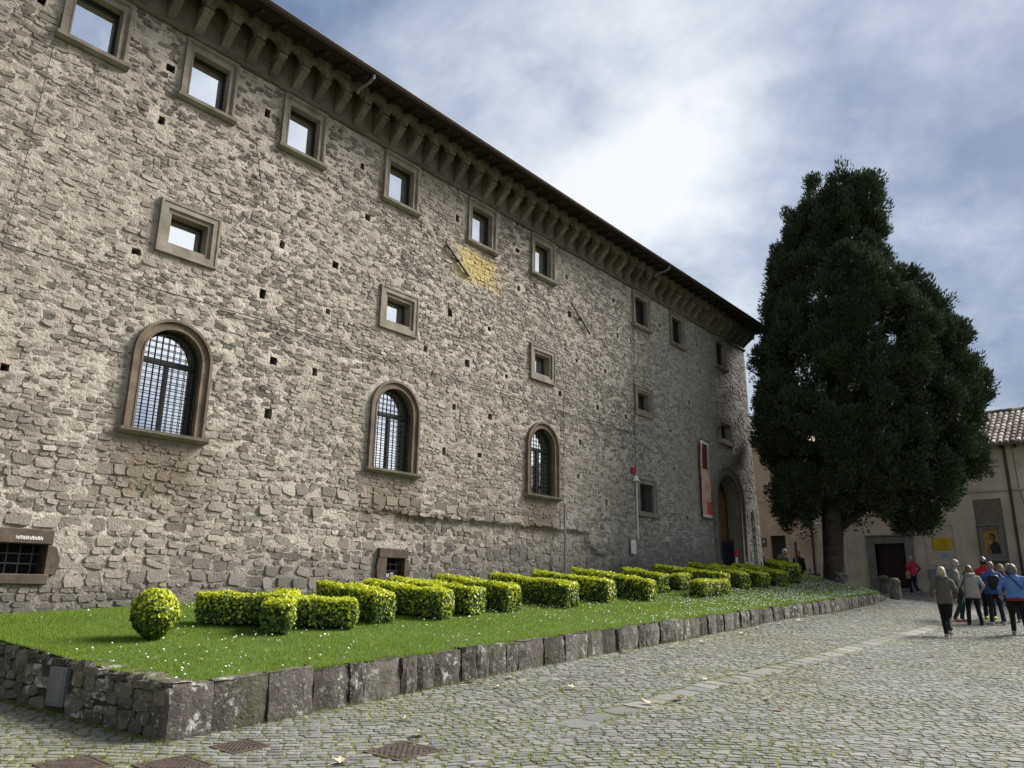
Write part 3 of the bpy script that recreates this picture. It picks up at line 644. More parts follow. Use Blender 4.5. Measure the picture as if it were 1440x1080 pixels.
for i in range(6):
    mb.add([(XL, *a0[i]), (EX1 - .05, *a0[i]), (EX1 - .05, *a0[i + 1]), (XL, *a0[i + 1])], [(0, 1, 2, 3)])
mb.tube([(XL, EY - .145, EZ + .10), (EX1 - .05, EY - .145, EZ + .10)], .013, 6)
x = XL + .5
while x < EX1: mb.box(x - .012, x + .012, EY - .155, EY, EZ + .085, EZ + .11); x += .8
fpart(mb, 'gutter', M['gutter'])
for xg in (9.25, 22.6):
    mb = MB(); mb.tube([(xg, EY - .06, EZ + .03), (xg, EY - .05, EZ - .05), (xg, EY + .08, EZ - .10), (xg, FY - PF - .10, EZ - .12), (xg, FY - PF - .03, EZ - .2)], .035, 8); fpart(mb, 'downpipe', M['conduit'])
# roof tiles along the eave (cover tiles as half rounds)
tv, tf = [], []; x = XL; nr = 6; rt_ = random.Random(8)
while x < EX1:
    for row in range(5):
        y0, y1 = EY - .03 + row * .36 + rt_.uniform(-.02, .02), EY - .03 + row * .36 + .42; r0, r1 = .082, .07
        dx_ = rt_.uniform(-.012, .012); b = len(tv)
        for y, rad, up in ((y0, r0, .03), (y1, r1, .0)):
            z = EZ + .055 + (y - EY) * sl + up + row * .002
            for k in range(nr): t = pi * k / (nr - 1); tv.append((x + dx_ + rad * cos(t), y, z + rad * .95 * sin(t)))
        for k in range(nr - 1): tf.append((b + k, b + k + 1, b + nr + k + 1, b + nr + k))
        tf.append(tuple(b + k for k in range(nr)))
    x += .195
mb = MB(); mb.v = tv; mb.f = tf; mb.build('roof_tiles', M['old_tile'], roof)
# --- window builders
def rect(x0, x1, z0, z1): return [(x0, z0), (x0, z1), (x1, z1), (x1, z0)]
def archp(xc, r, z0, zs, n=16, rz=None): return [(xc - r, z0)] + [(xc - r * cos(pi * i / n), zs + (rz or r) * sin(pi * i / n)) for i in range(n + 1)] + [(xc + r, z0)]
def inset(x0, x1, z0, z1, d): return rect(x0 + d, x1 - d, z0 + d, z1 - d)
def sash_and_pane(surr, x0, x1, z0, z1, y, g, mull=False):
    mb = MB(); mb.ring(rect(x0 - .01, x1 + .01, z0 - .01, z1 + .01), inset(x0, x1, z0, z1, .045), y, y + .06)
    if mull: mb.box((x0 + x1) / 2 - .025, (x0 + x1) / 2 + .025, y - .004, y + .05, z0, z1)
    mb.build('sash', M['sash'], surr)
    p = MB(); p.add([(x0, y + .03, z0), (x1, y + .03, z0), (x1, y + .03, z1), (x0, y + .03, z1)], [(0, 1, 2, 3)]); p.build('pane', M[g], surr)
for i, (x0, x1) in enumerate(TOPX):
    z0, z1 = 10.52, 11.77; mb = MB(); e = .17
    mb.ring(rect(x0 + .02, x1 - .02, z0, z1 - .02), rect(x0 + e, x1 - e, z0 + .03, z1 - .22), FY - .045, FY + .32)
    mb.ring(rect(x0, x1, z0 + .02, z1), rect(x0 + .055, x1 - .055, z0 + .02, z1 - .055), FY - .085, FY + .05)
    mb.ring(rect(x0 + .055, x1 - .055, z0 + .03, z1 - .055), rect(x0 + .08, x1 - .08, z0 + .03, z1 - .08), FY - .068, FY)
    mb.ring(rect(x0 + e - .03, x1 - e + .03, z0 + .03, z1 - .19), rect(x0 + e - .003, x1 - e + .003, z0 + .03, z1 - .217), FY - .052, FY)
    s = fpart(mb, 'window', M['dressed'])
    MB().prism([(FY + .02, 10.42), (FY - .07, 10.42), (FY - .13, 10.47), (FY - .14, 10.53), (FY + .02, 10.545)], x0 - .05, x1 + .05, 'x').build('sill', M['dressed'], s)
    MB().ring(rect(x0 + e - .02, x1 - e + .02, z0, z1 - .18), rect(x0 + e + .001, x1 - e - .001, z0 + .031, z1 - .221), FY + .10, FY + .33).build('reveal', M['reveal'], s)
    sash_and_pane(s, x0 + e, x1 - e, z0 + .03, z1 - .22, FY + .16, 'glass' if i < 6 else 'dark_glass', False)
for i, (x0, x1) in enumerate(MIDX):
    z0, z1 = 7.31, 8.35; mb = MB(); w = x1 - x0
    mb.ring(rect(x0 + .03, x1 - .03, z0, z1), inset(x0, x1, z0, z1, .155), FY - .06, FY + .10)
    for sx in (x0, x1 - .035): mb.box(sx, sx + .035, FY - .057, FY + .02, z1 - .30, z1 - .003); mb.box(sx, sx + .035, FY - .057, FY + .02, z0 + .003, z0 + .22)
    mb.ring(inset(x0, x1, z0, z1, .01), inset(x0, x1, z0, z1, .05), FY - .075, FY)
    mb.ring(inset(x0, x1, z0, z1, .15), inset(x0, x1, z0, z1, .235), FY - .02, FY + .30)
    s = fpart(mb, 'window', M['dressed'])
    sash_and_pane(s, x0 + .235, x1 - .235, z0 + .235, z1 - .235, FY + .2, 'glass' if i < 3 else 'dark_glass')
def grille(parent, xs, zs, y, bounds, r=.011, m='iron'):
    """bounds(x)->(z0,z1) for uprights, and the x range for cross bars by z"""
    mb = MB()
    for x in xs:
        a, b = bounds(x)
        if b > a: mb.tube([(x, y, a), (x, y, b)], r, 5)
    for z in zs:
        xx = [x for x in np.linspace(xs[0] - (xs[1] - xs[0]), xs[-1] + (xs[1] - xs[0]), 60) if bounds(x)[0] <= z <= bounds(x)[1]]
        if len(xx) > 1: mb.tube([(xx[0] - .02, y - .004, z), (xx[-1] + .02, y - .004, z)], r, 5)
    return mb.build('grille', M[m], parent)
for i, (x0, x1) in enumerate(ARCHX):
    xc, ro = (x0 + x1) / 2, (x1 - x0) / 2; z0, zs = 4.10, 5.43; ri = ro - .18; mb = MB()
    mb.ring(archp(xc, ro - .02, z0, zs), archp(xc, ri, z0, zs), FY - .05, FY + .34, closed=False)
    mb.ring(archp(xc, ro, z0, zs), archp(xc, ro - .05, z0, zs), FY - .095, FY + .04, closed=False)
    mb.ring(archp(xc, ri + .03, z0, zs), archp(xc, ri - .002, z0, zs), FY - .06, FY, closed=False)
    s = fpart(mb, 'arched_window', M['dressed_brown'])
    MB().prism([(FY + .3, 4.04), (FY - .06, 4.0), (FY - .15, 4.05), (FY - .165, 4.10), (FY + .3, 4.115)], x0 - .06, x1 + .06, 'x').build('sill', M['dressed'], s)
    MB().ring(archp(xc, ri + .02, z0, zs), archp(xc, ri - .002, z0, zs), FY + .13, FY + .36, closed=False).build('reveal', M['reveal'], s)
    y = FY + .17; mb = MB(); mb.ring(archp(xc, ri + .01, z0, zs), archp(xc, ri - .05, z0, zs), y, y + .06, closed=False)
    mb.box(xc - .032, xc + .032, y - .01, y + .06, z0, zs - .04); mb.box(xc - ri, xc + ri, y - .014, y + .06, zs - .09, zs + .0); mb.box(xc - ri, xc + ri, y - .004, y + .058, z0, z0 + .06)
    mb.build('sash', M['sash'], s)
    ap = archp(xc, ri - .02, z0 + .02, zs); p = MB(); p.add([(a, y + .035, b) for a, b in ap], [tuple(range(len(ap)))]); p.build('pane', M['glass'], s)
    def bnd(x, xc=xc, ri=ri, zs=zs, z0=z0):
        d = ri ** 2 - (x - xc) ** 2; return (z0, zs + math.sqrt(d)) if d > 0 else (1, 0)
    grille(s, [xc + (k - 4.5) * .115 for k in range(10)], [z0 + .07 + k * .117 for k in range(16)], FY + .06, bnd, .0075, 'black')
# grated window near the portal
x0, x1, z0, z1 = 21.68, 22.90, 4.07, 5.2; mb = MB()
mb.ring(rect(x0, x1, z0, z1), rect(x0 + .17, x1 - .17, z0 + .02, z1 - .17), FY - .05, FY + .3); mb.ring(rect(x0, x1, z0, z1), inset(x0, x1, z0, z1, .05), FY - .08, FY)
s = fpart(mb, 'window', M['dressed']); MB().box(x0 - .04, x1 + .06, FY - .15, FY + .05, 3.96, 4.066).build('sill', M['dressed'], s)
MB().add([(x0, FY + .28, z0), (x1, FY + .28, z0), (x1, FY + .28, z1), (x0, FY + .28, z1)], [(0, 1, 2, 3)]).build('pane', M['dark_glass'], s)
grille(s, [x0 + .17 + (k + .5) * .147 for k in range(6)], [z0 + .08 + k * .165 for k in range(6)], FY + .03, lambda x: (z0, z1 - .15) if x0 + .17 < x < x1 - .17 else (1, 0), .014)
# cellar windows in brown stone
def cellar(ox0, ox1, oz0, oz1, ix0, ix1, iz0, iz1, bars, lint):
    y = FY - .085 if ox0 < 6 else FY - .06
    mb = MB(); mb.box(ix0 - lint[0], ix1 + lint[1], y - .01, FY + .3, iz1, oz1, .012)
    s = fpart(mb, 'cellar_window', M['brownstone'])
    MB().prism([(ox0, iz0), (ix0, iz0), (ix0, iz1 - .002), (ox0 + .02, iz1 - .002), (ox0 - .015, (iz0 + iz1) / 2)], y, FY + .3).build('jamb', M['brownstone'], s)
    MB().prism([(ix1, iz0), (ox1 - .02, iz0), (ox1, iz0 + .12), (ox1 + .01, (iz0 + iz1) / 2), (ox1 - .06, iz1 - .04), (ix1 + .02, iz1 - .002), (ix1, iz1 - .002)], y, FY + .3).build('jamb', M['brownstone'], s)
    MB().box(ox0, ix1 + lint[1], y - .02, FY + .3, oz0, iz0 - .002, .012).build('sill', M['brownstone'], s)
    MB().box(ix0 - .05, ix1 + .05, FY + .3, FY + .34, iz0 - .05, iz1 + .05).build('dark_backing', M['black'], s)  # black sheet stands in for the unlit cellar interior
    n, m = bars
    grille(s, [ix0 + (k + 1) * (ix1 - ix0) / (n + 1) for k in range(n)], [iz0 + (k + 1) * (iz1 - iz0) / (m + 1) for k in range(m)], FY + .03, lambda x: (iz0, iz1) if ix0 < x < ix1 else (1, 0), .010)
    return s
c1 = cellar(3.42, 4.74, 1.56, 2.36, 3.72, 4.56, 1.71, 2.14, (4, 2), (.0, .06))
M['chalk'] = plain('white_paint', (.75, .74, .70), .8)
mb = MB(); rj = random.Random(2); x = 4.10
for k in range(9):       # faded white lettering on the lintel, too worn to read
    w = rj.uniform(.022, .034); mb.prism([(x, 2.205), (x + .010, 2.203), (x + .016, 2.25), (x + .006, 2.255)], FY - .0985, FY - .0955)
    if k % 2: mb.prism([(x + .012, 2.24), (x + w, 2.238), (x + w + .002, 2.252), (x + .012, 2.254)], FY - .0985, FY - .0955)
    mb.prism([(x + w - .006, 2.2), (x + w + .004, 2.2), (x + w + .007, 2.242), (x + w - .003, 2.245)], FY - .0985, FY - .0955); 
    if k % 3 != 1: mb.prism([(x, 2.22), (x + w, 2.222), (x + w, 2.234), (x, 2.232)], FY - .0985, FY - .0955)
    x += w + .012
mb.build('lettering', M['chalk'], c1)
c2 = cellar(10.99, 11.93, 1.74, 2.42, 11.24, 11.76, 1.82, 2.22, (2, 2), (.22, .1))
MB().prism([(11.26, 1.825), (11.60, 1.825), (11.60, 1.93), (11.5, 1.92), (11.42, 1.885), (11.36, 1.91), (11.26, 1.935)], FY + .10, FY + .16).build('snow_white_board', M['chalk'], c2).name = 'board'
# --- portal
mb = MB(); ri = PRO - .40; zb = 2.35; pin = lambda r: archp(PXC, r, zb, PZS, 20)
mb.ring(pin(PRO - .02), pin(ri), FY - .07, FY + .5, closed=False); mb.ring(pin(PRO), pin(PRO - .09), FY - .13, FY + .02, closed=False)
mb.ring(pin(PRO - .09), pin(PRO - .14), FY - .105, FY, closed=False); mb.ring(pin(ri + .06), pin(ri - .002), FY - .09, FY, closed=False)
for sx in (-1, 1):
    xa = PXC + sx * ri; xb = PXC + sx * (ri + .26); mb.box(min(xa, xb), max(xa, xb), FY - .13, FY + .1, zb, zb + .45, .02)
por = fpart(mb, 'portal', M['corbel'])
M['ochre'] = plain('ochre_plaster', (.30, .19, .055), .9)
pr_ = ri + .15; MB().box(PXC + pr_, PXC + pr_ + .1, FY + .5, FY + 6, 1.8, PZS + 1.3).build('passage_wall', M['ochre'], por)
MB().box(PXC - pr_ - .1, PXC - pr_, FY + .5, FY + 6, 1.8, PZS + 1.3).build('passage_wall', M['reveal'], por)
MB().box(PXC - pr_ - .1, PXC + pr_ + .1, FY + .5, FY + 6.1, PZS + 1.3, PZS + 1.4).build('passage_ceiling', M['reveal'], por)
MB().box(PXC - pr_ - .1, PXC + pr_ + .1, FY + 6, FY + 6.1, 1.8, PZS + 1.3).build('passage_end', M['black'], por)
MB().box(PXC - pr_ - .1, PXC + pr_ + .1, FY - .3, FY + 6.1, 1.9, 2.38).build('threshold', M['corbel'], por)
MB().ring(archp(PXC, PRO - .1, zb, PZS, 20), archp(PXC, ri + .02, zb, PZS, 20), FY + .5, FY + .54, False).build('passage_arch', M['reveal'], por)
M['gate'] = plain('blue_black_gate', (.012, .014, .028), .5)
mb = MB()
for k in range(14): x = PXC - .95 + k * .145; mb.tube([(x, FY + .3, 2.38), (x, FY + .3, 3.62 + .12 * (k % 2))], .014, 5)
for z in (2.5, 3.1, 3.55): mb.box(PXC - .98, PXC + .98, FY + .285, FY + .315, z, z + .04)
mb.box(PXC - .98, PXC + .98, FY + .32, FY + .34, 2.38, 3.5); mb.build('gate', M['gate'], por)
# --- iron anchors, cables, conduits
for (xa, za_), (xb, zb_), rad in (((12.66, 10.07), (13.51, 9.47), .034), ((18.07, 10.12), (19.05, 9.39), .028), ((7.17, 10.23), (7.47, 9.0), .010)):
    mb = MB(); mb.tube([(xa, FY - .075, za_), (xb, FY - .075, zb_)], rad, 6); mx, mz = (xa + xb) / 2, (za_ + zb_) / 2
    mb.ball((mx, FY - .07, mz), (.05, .05, .05) if rad > .02 else (.025, .03, .03), 8, 6); fpart(mb, 'tie_anchor', M['iron'])
rk = random.Random(6)
def cable(pts, r=.008, m='cable', n=14, sag=.01, off=.05):
    out = []
    for (xa, za_), (xb, zb_) in zip(pts[:-1], pts[1:]):
        L = math.hypot(xb - xa, zb_ - za_); q = max(2, int(L / .8))
        for k in range(q): t = k / q; out.append((xa + (xb - xa) * t + rk.uniform(-.008, .008), za_ + (zb_ - za_) * t - (sag * sin(pi * t)) + rk.uniform(-.008, .008)))
    out.append(pts[-1]); mb = MB(); mb.tube([(x, FY - float(relief(x, z)) - off, z) for x, z in out], r, 5); return fpart(mb, 'cable', M[m])
cable([(-2, 6.62), (3.2, 6.59), (8.1, 6.63), (12.1, 6.60), (21.58, 6.62)], .009)
cable([(17.66, 7.9), (17.65, 5.5), (17.63, 3.95)], .007); cable([(3.40, 10.9), (3.32, 8.2), (3.24, 6.6)], .005)
cable([(21.80, 11.78), (21.70, 9), (21.60, 6.58), (21.60, 5.2)], .009)
cable([(22.9, 7.6), (25, 8.3), (26.0, 8.2)], .004)
mb = MB(); mb.tube([(17.63, FY - .1, 3.95), (17.62, FY - .1, 3.3), (17.56, FY - .17, 3.1), (17.53, FY - .17, 2.56), (17.53, FY - .17, 1.9)], .028, 7); fpart(mb, 'conduit', M['conduit'])
mb = MB(); mb.tube([(21.60, FY - .07, 5.05), (21.60, FY - .07, 3.2)], .03, 7); fpart(mb, 'conduit', M['white_pipe'])
mb = MB(); mb.tube([(30.75, FY - .07, 4.9), (30.80, FY - .1, 2.3)], .03, 7); fpart(mb, 'conduit', M['conduit'])
# ------------------------------------------------------------------ kerb wall of upright slabs
def lichen_extra(N, pos, col):
    f = N.n('ShaderNodeMapRange', {0: N.noise(pos, 7, 6, .7), 1: .54, 2: .62}).outputs[0]
    g = N.n('ShaderNodeMapRange', {0: N.noise(pos, 1.1, 3), 1: .42, 2: .6}).outputs[0]
    col = N.mix(N.math('MULTIPLY', N.math('MULTIPLY', f, g), .75), col, (.50, .49, .44))
    ms = N.n('ShaderNodeMapRange', {0: N.noise(pos, 2.3, 5), 1: .55, 2: .68}).outputs[0]
    col = N.mix(N.math('MULTIPLY', ms, .6), col, (.06, .065, .022))
    fl = N.n('ShaderNodeMapRange', {0: N.noise(pos, 24, 5, .7), 1: .60, 2: .66}).outputs[0]
    return N.mix(N.math('MULTIPLY', N.math('MULTIPLY', fl, N.n('ShaderNodeMapRange', {0: N.noise(pos, 1.7, 2), 1: .4, 2: .55}).outputs[0]), .8), col, (.45, .44, .40))
M['kerb'] = mat('peperino_kerb', [(.2, (.022, .019, .016)), (.42, (.05, .044, .037)), (.62, (.088, .078, .067)), (.85, (.16, .145, .125))], 6, isl=.42, rough=.92, bump=(1.0, 17, .03), detail=9, extra=lichen_extra, nrough=.72)
M['rubble'] = mat('side_wall_stone', [(.15, (.05, .044, .034)), (.45, (.095, .083, .062)), (.7, (.14, .122, .09)), (.9, (.19, .165, .125))], 5, isl=.45, rough=.93, bump=(.9, 20, .025), extra=lichen_extra)
M['dark_mortar'] = plain('earth_mortar', (.045, .04, .03), .95, bump=(.8, 30, .02))
kerb = empty('kerb_wall', (16, 7.6, .9)); tag(kerb, 'low wall of upright weathered stone slabs edging the lawn along the street', 'kerb wall')
edges = [3.95, 4.42, 5.05, 5.63, 6.13, 6.36, 6.93, 7.2, 7.5, 8.02, 8.32, 8.56, 8.96, 9.22]
rk = random.Random(15)
while edges[-1] < 27.6: edges.append(edges[-1] + rk.uniform(.22, .5) * (1.25 if rk.random() < .2 else 1))
rks = np.random.default_rng(3)
def slab(x0, x1, y0, y1, za, zb, ztop0, ztop1, jit=.014, nu=3, nv=3):
    """roughly split stone slab: gridded front, top and sides; local jitter"""
    us = np.linspace(0, 1, nu + 1); vs_ = np.linspace(0, 1, nv + 1); V = []; F = []
    def sheet(fn, a, b):
        base = len(V)
        for i in range(a + 1):
            for j in range(b + 1): V.append(fn(i / a, j / b))
        for i in range(a):
            for j in range(b): q = base + i * (b + 1) + j; F.append((q, q + b + 1, q + b + 2, q + 1))
    rt0 = lambda u: ztop0 + (ztop1 - ztop0) * u; rb = lambda u: za + (zb - za) * u
    rd = lambda u, v: .016 * (max(0, abs(u - .5) - .36) / .14) + .020 * (max(0, v - .8) / .2) ** 2
    P = lambda u, v: (x0 + (x1 - x0) * u, y0 + rd(u, v), rb(u) + (rt0(u) - rb(u)) * v)
    sheet(P, nu + 1, nv + 1)
    sheet(lambda u, v: (x0 + (x1 - x0) * u, y0 + rd(u, 1) + (y1 - y0 - rd(u, 1)) * v, rt0(u) - .01 * abs(v - .5)), nu, 2)
    sheet(lambda u, v: (x0, y1 + (y0 + rd(0, v) - y1) * u, rb(0) + (rt0(0) - rb(0)) * v), 1, nv)
    sheet(lambda u, v: (x1, y0 + rd(1, v) + (y1 - y0 - rd(1, v)) * u, rb(1) + (rt0(1) - rb(1)) * v), 1, nv)
    V = np.array(V); key = np.round(V, 4); h = np.abs(np.sin(key @ np.array([12.9898, 78.233, 37.719])) * 43758.5453); j1 = h - np.floor(h); j2 = (h * 7.3) % 1; j3 = (h * 3.7) % 1
    return V + (np.stack([j1, j2, j3], -1) - .5) * 2 * np.array([jit * .4, jit, jit * .8]), F
for a, b in zip(edges[:-1], edges[1:]):
    g = rk.uniform(.008, .022); a1, b1 = a + g / 2, b - g / 2; f = 7.58 + rk.uniform(-.018, .018); dt = rk.uniform(-.022, .022) + .01
    V, F = slab(a1, b1, f, 7.80, gz(a1, 7.6) - .12, gz(b1, 7.6) - .12, float(kerb_top(a1)) + dt, float(kerb_top(b1)) + dt + rk.uniform(-.012, .012))
    me = bpy.data.meshes.new('kerb_stone'); me.from_pydata(V.tolist(), [], F); me.materials.append(M['kerb'])
    for p in me.polygons: p.use_smooth = False
    o = link('kerb_stone', me, kerb); o.location = (-16, -7.6, -.9)
# kerb dying into the ground at the far end
for k, (x, h) in enumerate(((edges[-1] + .01, .22), (edges[-1] + .36, .17), (edges[-1] + .71, .09))):
    V, F = slab(x, x + .34, 7.58 + .05 * k, 7.8 + .05 * k, gz(x, 7.7) - .1, gz(x, 7.7) - .1, gz(x, 7.7) + h, gz(x + .3, 7.7) + h - .03)
    me = bpy.data.meshes.new('kerb_stone'); me.from_pydata(V.tolist(), [], F); me.materials.append(M['kerb']); o = link('kerb_stone', me, kerb); o.location = (-16, -7.6, -.9)
# ------------------------------------------------------------------ rubble side wall (left return)
def side_top(y): return .62 + (y - 7.6) * .075
side = empty('rubble_wall', (3.9, 7.9, .2)); tag(side, 'mossy low rubble wall closing the lawn at its corner', 'wall')
mb = MB(); ys = np.linspace(7.62, 13.0, 28)
for y0, y1 in zip(ys[:-1], ys[1:]):
    xa, xb = float(left_x(y0)), float(left_x(y1)); z0, z1 = gz(xa, y0) - .15, gz(xb, y1) - .15; t0, t1 = side_top(y0) - .03 + .02 * sin(y0 * 5), side_top(y1) - .03 + .02 * sin(y1 * 5)
    mb.add([(xa, y0, z0), (xb, y1, z1), (xb, y1, t1), (xa, y0, t0), (xa + .3, y0, t0), (xb + .3, y1, t1)], [(0, 1, 2, 3), (3, 2, 5, 4)])
o = mb.build('mortar', M['dark_mortar'], side); o.location = (-3.9, -7.9, -.2)
def side_stone(y, z, w, h, r, d=.035):
    """stone on the wall face: local x along the wall, outwards = -X"""
    p = blob_rings(8, np.array([.13]), r, .45)[0]; V = []
    for sc, dp in ((1.03, .03), (.97, -d * .75), (.78, -d)):
        for q in p: V.append((dp + r.uniform(-.006, .006), q[0] * w / 2 * sc, q[1] * h / 2 * sc))
    me = np_mesh('stone', np.array(V), block_faces(1, 8, 3), M['rubble'], False)
    return link('stone', me, side, loc=(float(left_x(y)) - 3.9, y - 7.9, z - .2), rot=(r.normal(0, .08), 0, math.atan(.155)))
rr_ = np.random.default_rng(8); y = 7.66
zrow = 0; 
for row in range(6):
    y = 7.64 + (.0 if row % 2 else .1)
    while y < 12.9:
        w = rr_.uniform(.14, .40); h = rr_.uniform(.08, .16); g0 = gz(float(left_x(y)), y); top = side_top(y)
        z = g0 + .045 + row * .108 + rr_.uniform(-.02, .02)
        if z + h / 2 < top + .02 and not (9.22 < y + w / 2 < 9.78 and g0 + .02 < z < g0 + .55): side_stone(y + w / 2, z, w * .98, h * 1.05, rr_)
        y += w
y = 7.75
while y < 12.9:         # capping stones
    w = rr_.uniform(.2, .42); xa = float(left_x(y + w / 2))
    V, F = slab(-w / 2 + .006, w / 2 - .006, -.02, .30, -.07, -.07, .02 + rr_.uniform(-.02, .02), .02 + rr_.uniform(-.02, .02), .018)
    me = bpy.data.meshes.new('capping_stone'); me.from_pydata(V.tolist(), [], F); me.materials.append(M['rubble'])
    link('capping_stone', me, side, loc=(xa - 3.9, y + w / 2 - 7.9, side_top(y + w / 2) - .2), rot=(0, 0, -pi / 2 + math.atan(.155))); y += w
V, F = slab(-.2, .2, -.03, .3, -.6, -.6, .02, .02, .015); me = bpy.data.meshes.new('corner_stone'); me.from_pydata(V.tolist(), [], F); me.materials.append(M['kerb'])
link('corner_stone', me, side, loc=(3.975 - 3.9, 7.80 - 7.9, .63 - .2), rot=(0, 0, -pi / 2 + .1))
M['hatch'] = plain('grey_hatch', (.15, .155, .15), .55, metal=.2)
hy = 9.50; g0 = gz(float(left_x(hy)), hy)
mb = MB(); mb.box(-.055, .02, -.16, .16, 0, .40, .006); hatch = mb.build('hatch', M['hatch'], side); hatch.location = (float(left_x(hy)) - 3.9, hy - 7.9, g0 + .06 - .2); hatch.rotation_euler = (0, 0, math.atan(.155))
MB().box(-.062, -.054, -.13, .13, .03, .37, .003).build('panel', M['hatch'], hatch)

# ------------------------------------------------------------------ hedges
def leaf_mat(name, st, tr=.35): return mat(name, st, 3.0, isl=.7, rough=.42, trans=tr, spec=.45)
M['leaf_young_lit'] = leaf_mat('young_lit_hedge_leaf', [(.1, (.34, .42, .02)), (.45, (.52, .58, .025)), (.8, (.65, .66, .045)), (.97, (.72, .69, .09))])  # new growth; also paints the sunlit hedge sides brighter
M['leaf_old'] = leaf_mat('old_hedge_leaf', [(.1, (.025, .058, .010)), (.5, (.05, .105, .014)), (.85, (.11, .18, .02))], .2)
M['twig'] = plain('hedge_inside', (.018, .022, .009), .95)
def leaves_mesh(P, Nn, L, young_lit, r, name='leaves'):
    """two-triangle folded leaves at P, facing roughly Nn"""
    n = len(P); Nn = Nn + r.normal(0, .42, (n, 3)); Nn /= np.linalg.norm(Nn, axis=1, keepdims=True)
    a = r.normal(0, 1, (n, 3)) + np.array([0, 0, .6]); a -= Nn * (a * Nn).sum(1, keepdims=True); a /= np.linalg.norm(a, axis=1, keepdims=True); b = np.cross(Nn, a)
    ll = (L * r.uniform(.6, 1.25, n))[:, None]; w = ll * .30
    base = P - a * ll * .3; tip = P + a * ll * .7 + Nn * ll * .15; m = P + a * ll * .15 + Nn * ll * .05
    V = np.stack([base, m - b * w + Nn * ll * .06, tip, m + b * w + Nn * ll * .06], 1).reshape(-1, 3)
    q = np.arange(n)[:, None] * 4; F = np.concatenate([q + np.array([[0, 1, 2]]), q + np.array([[0, 2, 3]])])
    return np_mesh(name, V, [F], [M['leaf_old'], M['leaf_young_lit']], midx=np.r_[young_lit, young_lit].astype(int))
def hedge(name, label, p0, p1, w, h, seed, group=None, dens=1900, L=.055):
    r = np.random.default_rng(seed); p0, p1 = np.array(p0), np.array(p1); ax = p1 - p0; Ln = np.hypot(*ax); ax = ax / Ln; nn = np.array([-ax[1], ax[0]]); c = (p0 + p1) / 2
    z0 = float(lawn_h(*c)); gsl = (float(lawn_h(*(c + ax * .3))) - float(lawn_h(*(c - ax * .3)))) / .6
    root = empty(name, (c[0], c[1], z0)); tag(root, label, 'hedge', group)
    hx, hy, hz = Ln / 2, w / 2, h
    areas = np.array([2 * hx * w, 2 * hx * hz, 2 * hx * hz, w * hz, w * hz]); n = int(areas.sum() * dens); f = r.choice(5, n, p=areas / areas.sum()); s, t = r.uniform(-1, 1, n), r.uniform(-1, 1, n)
    T = lambda k: f == k
    x = np.where(T(0) | T(1) | T(2), s * hx, np.where(T(3), hx, -hx)); y = np.where(T(0), t * hy, np.where(T(1), hy, np.where(T(2), -hy, s * hy))); z = np.where(T(0), hz, .03 + (t + 1) / 2 * (hz - .03))
    N = np.stack([T(3) * 1. - T(4), T(1) * 1. - T(2), T(0) * 1.], -1)
    # round the edges, waver the faces
    rd = .10; q = np.stack([x, y, z], -1); lo = np.array([-hx + rd, -hy + rd, 0.]); hi = np.array([hx - rd, hy - rd, hz - rd]); cl = np.clip(q, lo, hi); d = q - cl; dl = np.linalg.norm(d, axis=1, keepdims=True); dn = np.where(dl > 1e-6, d / np.maximum(dl, 1e-6), N)
    wob = .055 * fbm(q[:, 0] * 4 + seed, q[:, 1] * 4, q[:, 2] * 4, seed, 2) - np.abs(r.normal(0, .028, n)) - .04 * np.clip(1 - q[:, 2] / .16, 0, 1)
    q = cl + dn * (np.minimum(dl, rd) + wob[:, None]); q[:, 2] += gsl * q[:, 0]
    W3 = lambda v: np.stack([v[:, 0] * ax[0] + v[:, 1] * nn[0], v[:, 0] * ax[1] + v[:, 1] * nn[1], v[:, 2]], -1)
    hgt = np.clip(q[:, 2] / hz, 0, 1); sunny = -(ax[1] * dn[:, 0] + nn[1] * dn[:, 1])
    py = np.where(dn[:, 2] > .45, .95, .10 + .22 * np.clip(W3(dn)[:, 0] - W3(dn)[:, 1], 0, 1) + .50 * np.clip((hgt - .35) / .65, 0, 1)); patch = fbm(q[:, 0] * 2.5, q[:, 1] * 2.5, q[:, 2] * 2.5, seed + 4, 2)  # new growth on top; extra yellow leaves paint sunlight on sun-facing sides
    young_lit = r.random(n) < np.clip(py + .25 * patch, .03, .95)
    link('leaves', leaves_mesh(W3(q), W3(dn), L, young_lit, r), root)
    mb = MB(); k = .055; mb.box(-hx + k, hx - k, -hy + k, hy - k, .02, hz - k, .05); mb.v = [(v[0] * ax[0] + v[1] * nn[0], v[0] * ax[1] + v[1] * nn[1], v[2] + gsl * v[0]) for v in mb.v]
    mb.build('core', M['twig'], root)
    return root
HG = 'low hedge bars set crosswise in a row on the lawn'
ORD = ('first', 'second', 'third', 'fourth', 'fifth', 'sixth', 'seventh', 'eighth', 'ninth', 'tenth', 'eleventh', 'twelfth')
hl = 'low clipped yellow-green hedge bar running crosswise on the lawn'
hedge('clipped_hedge', 'longest hedge arm of the cross-shaped hedge beside the round bush', (5.98, 10.98), (7.78, 9.55), .46, .46, 1)
hedge('clipped_hedge', 'stubby hedge arm pointing to the street on the cross-shaped hedge', (6.42, 9.62), (7.35, 10.75), .42, .47, 2)
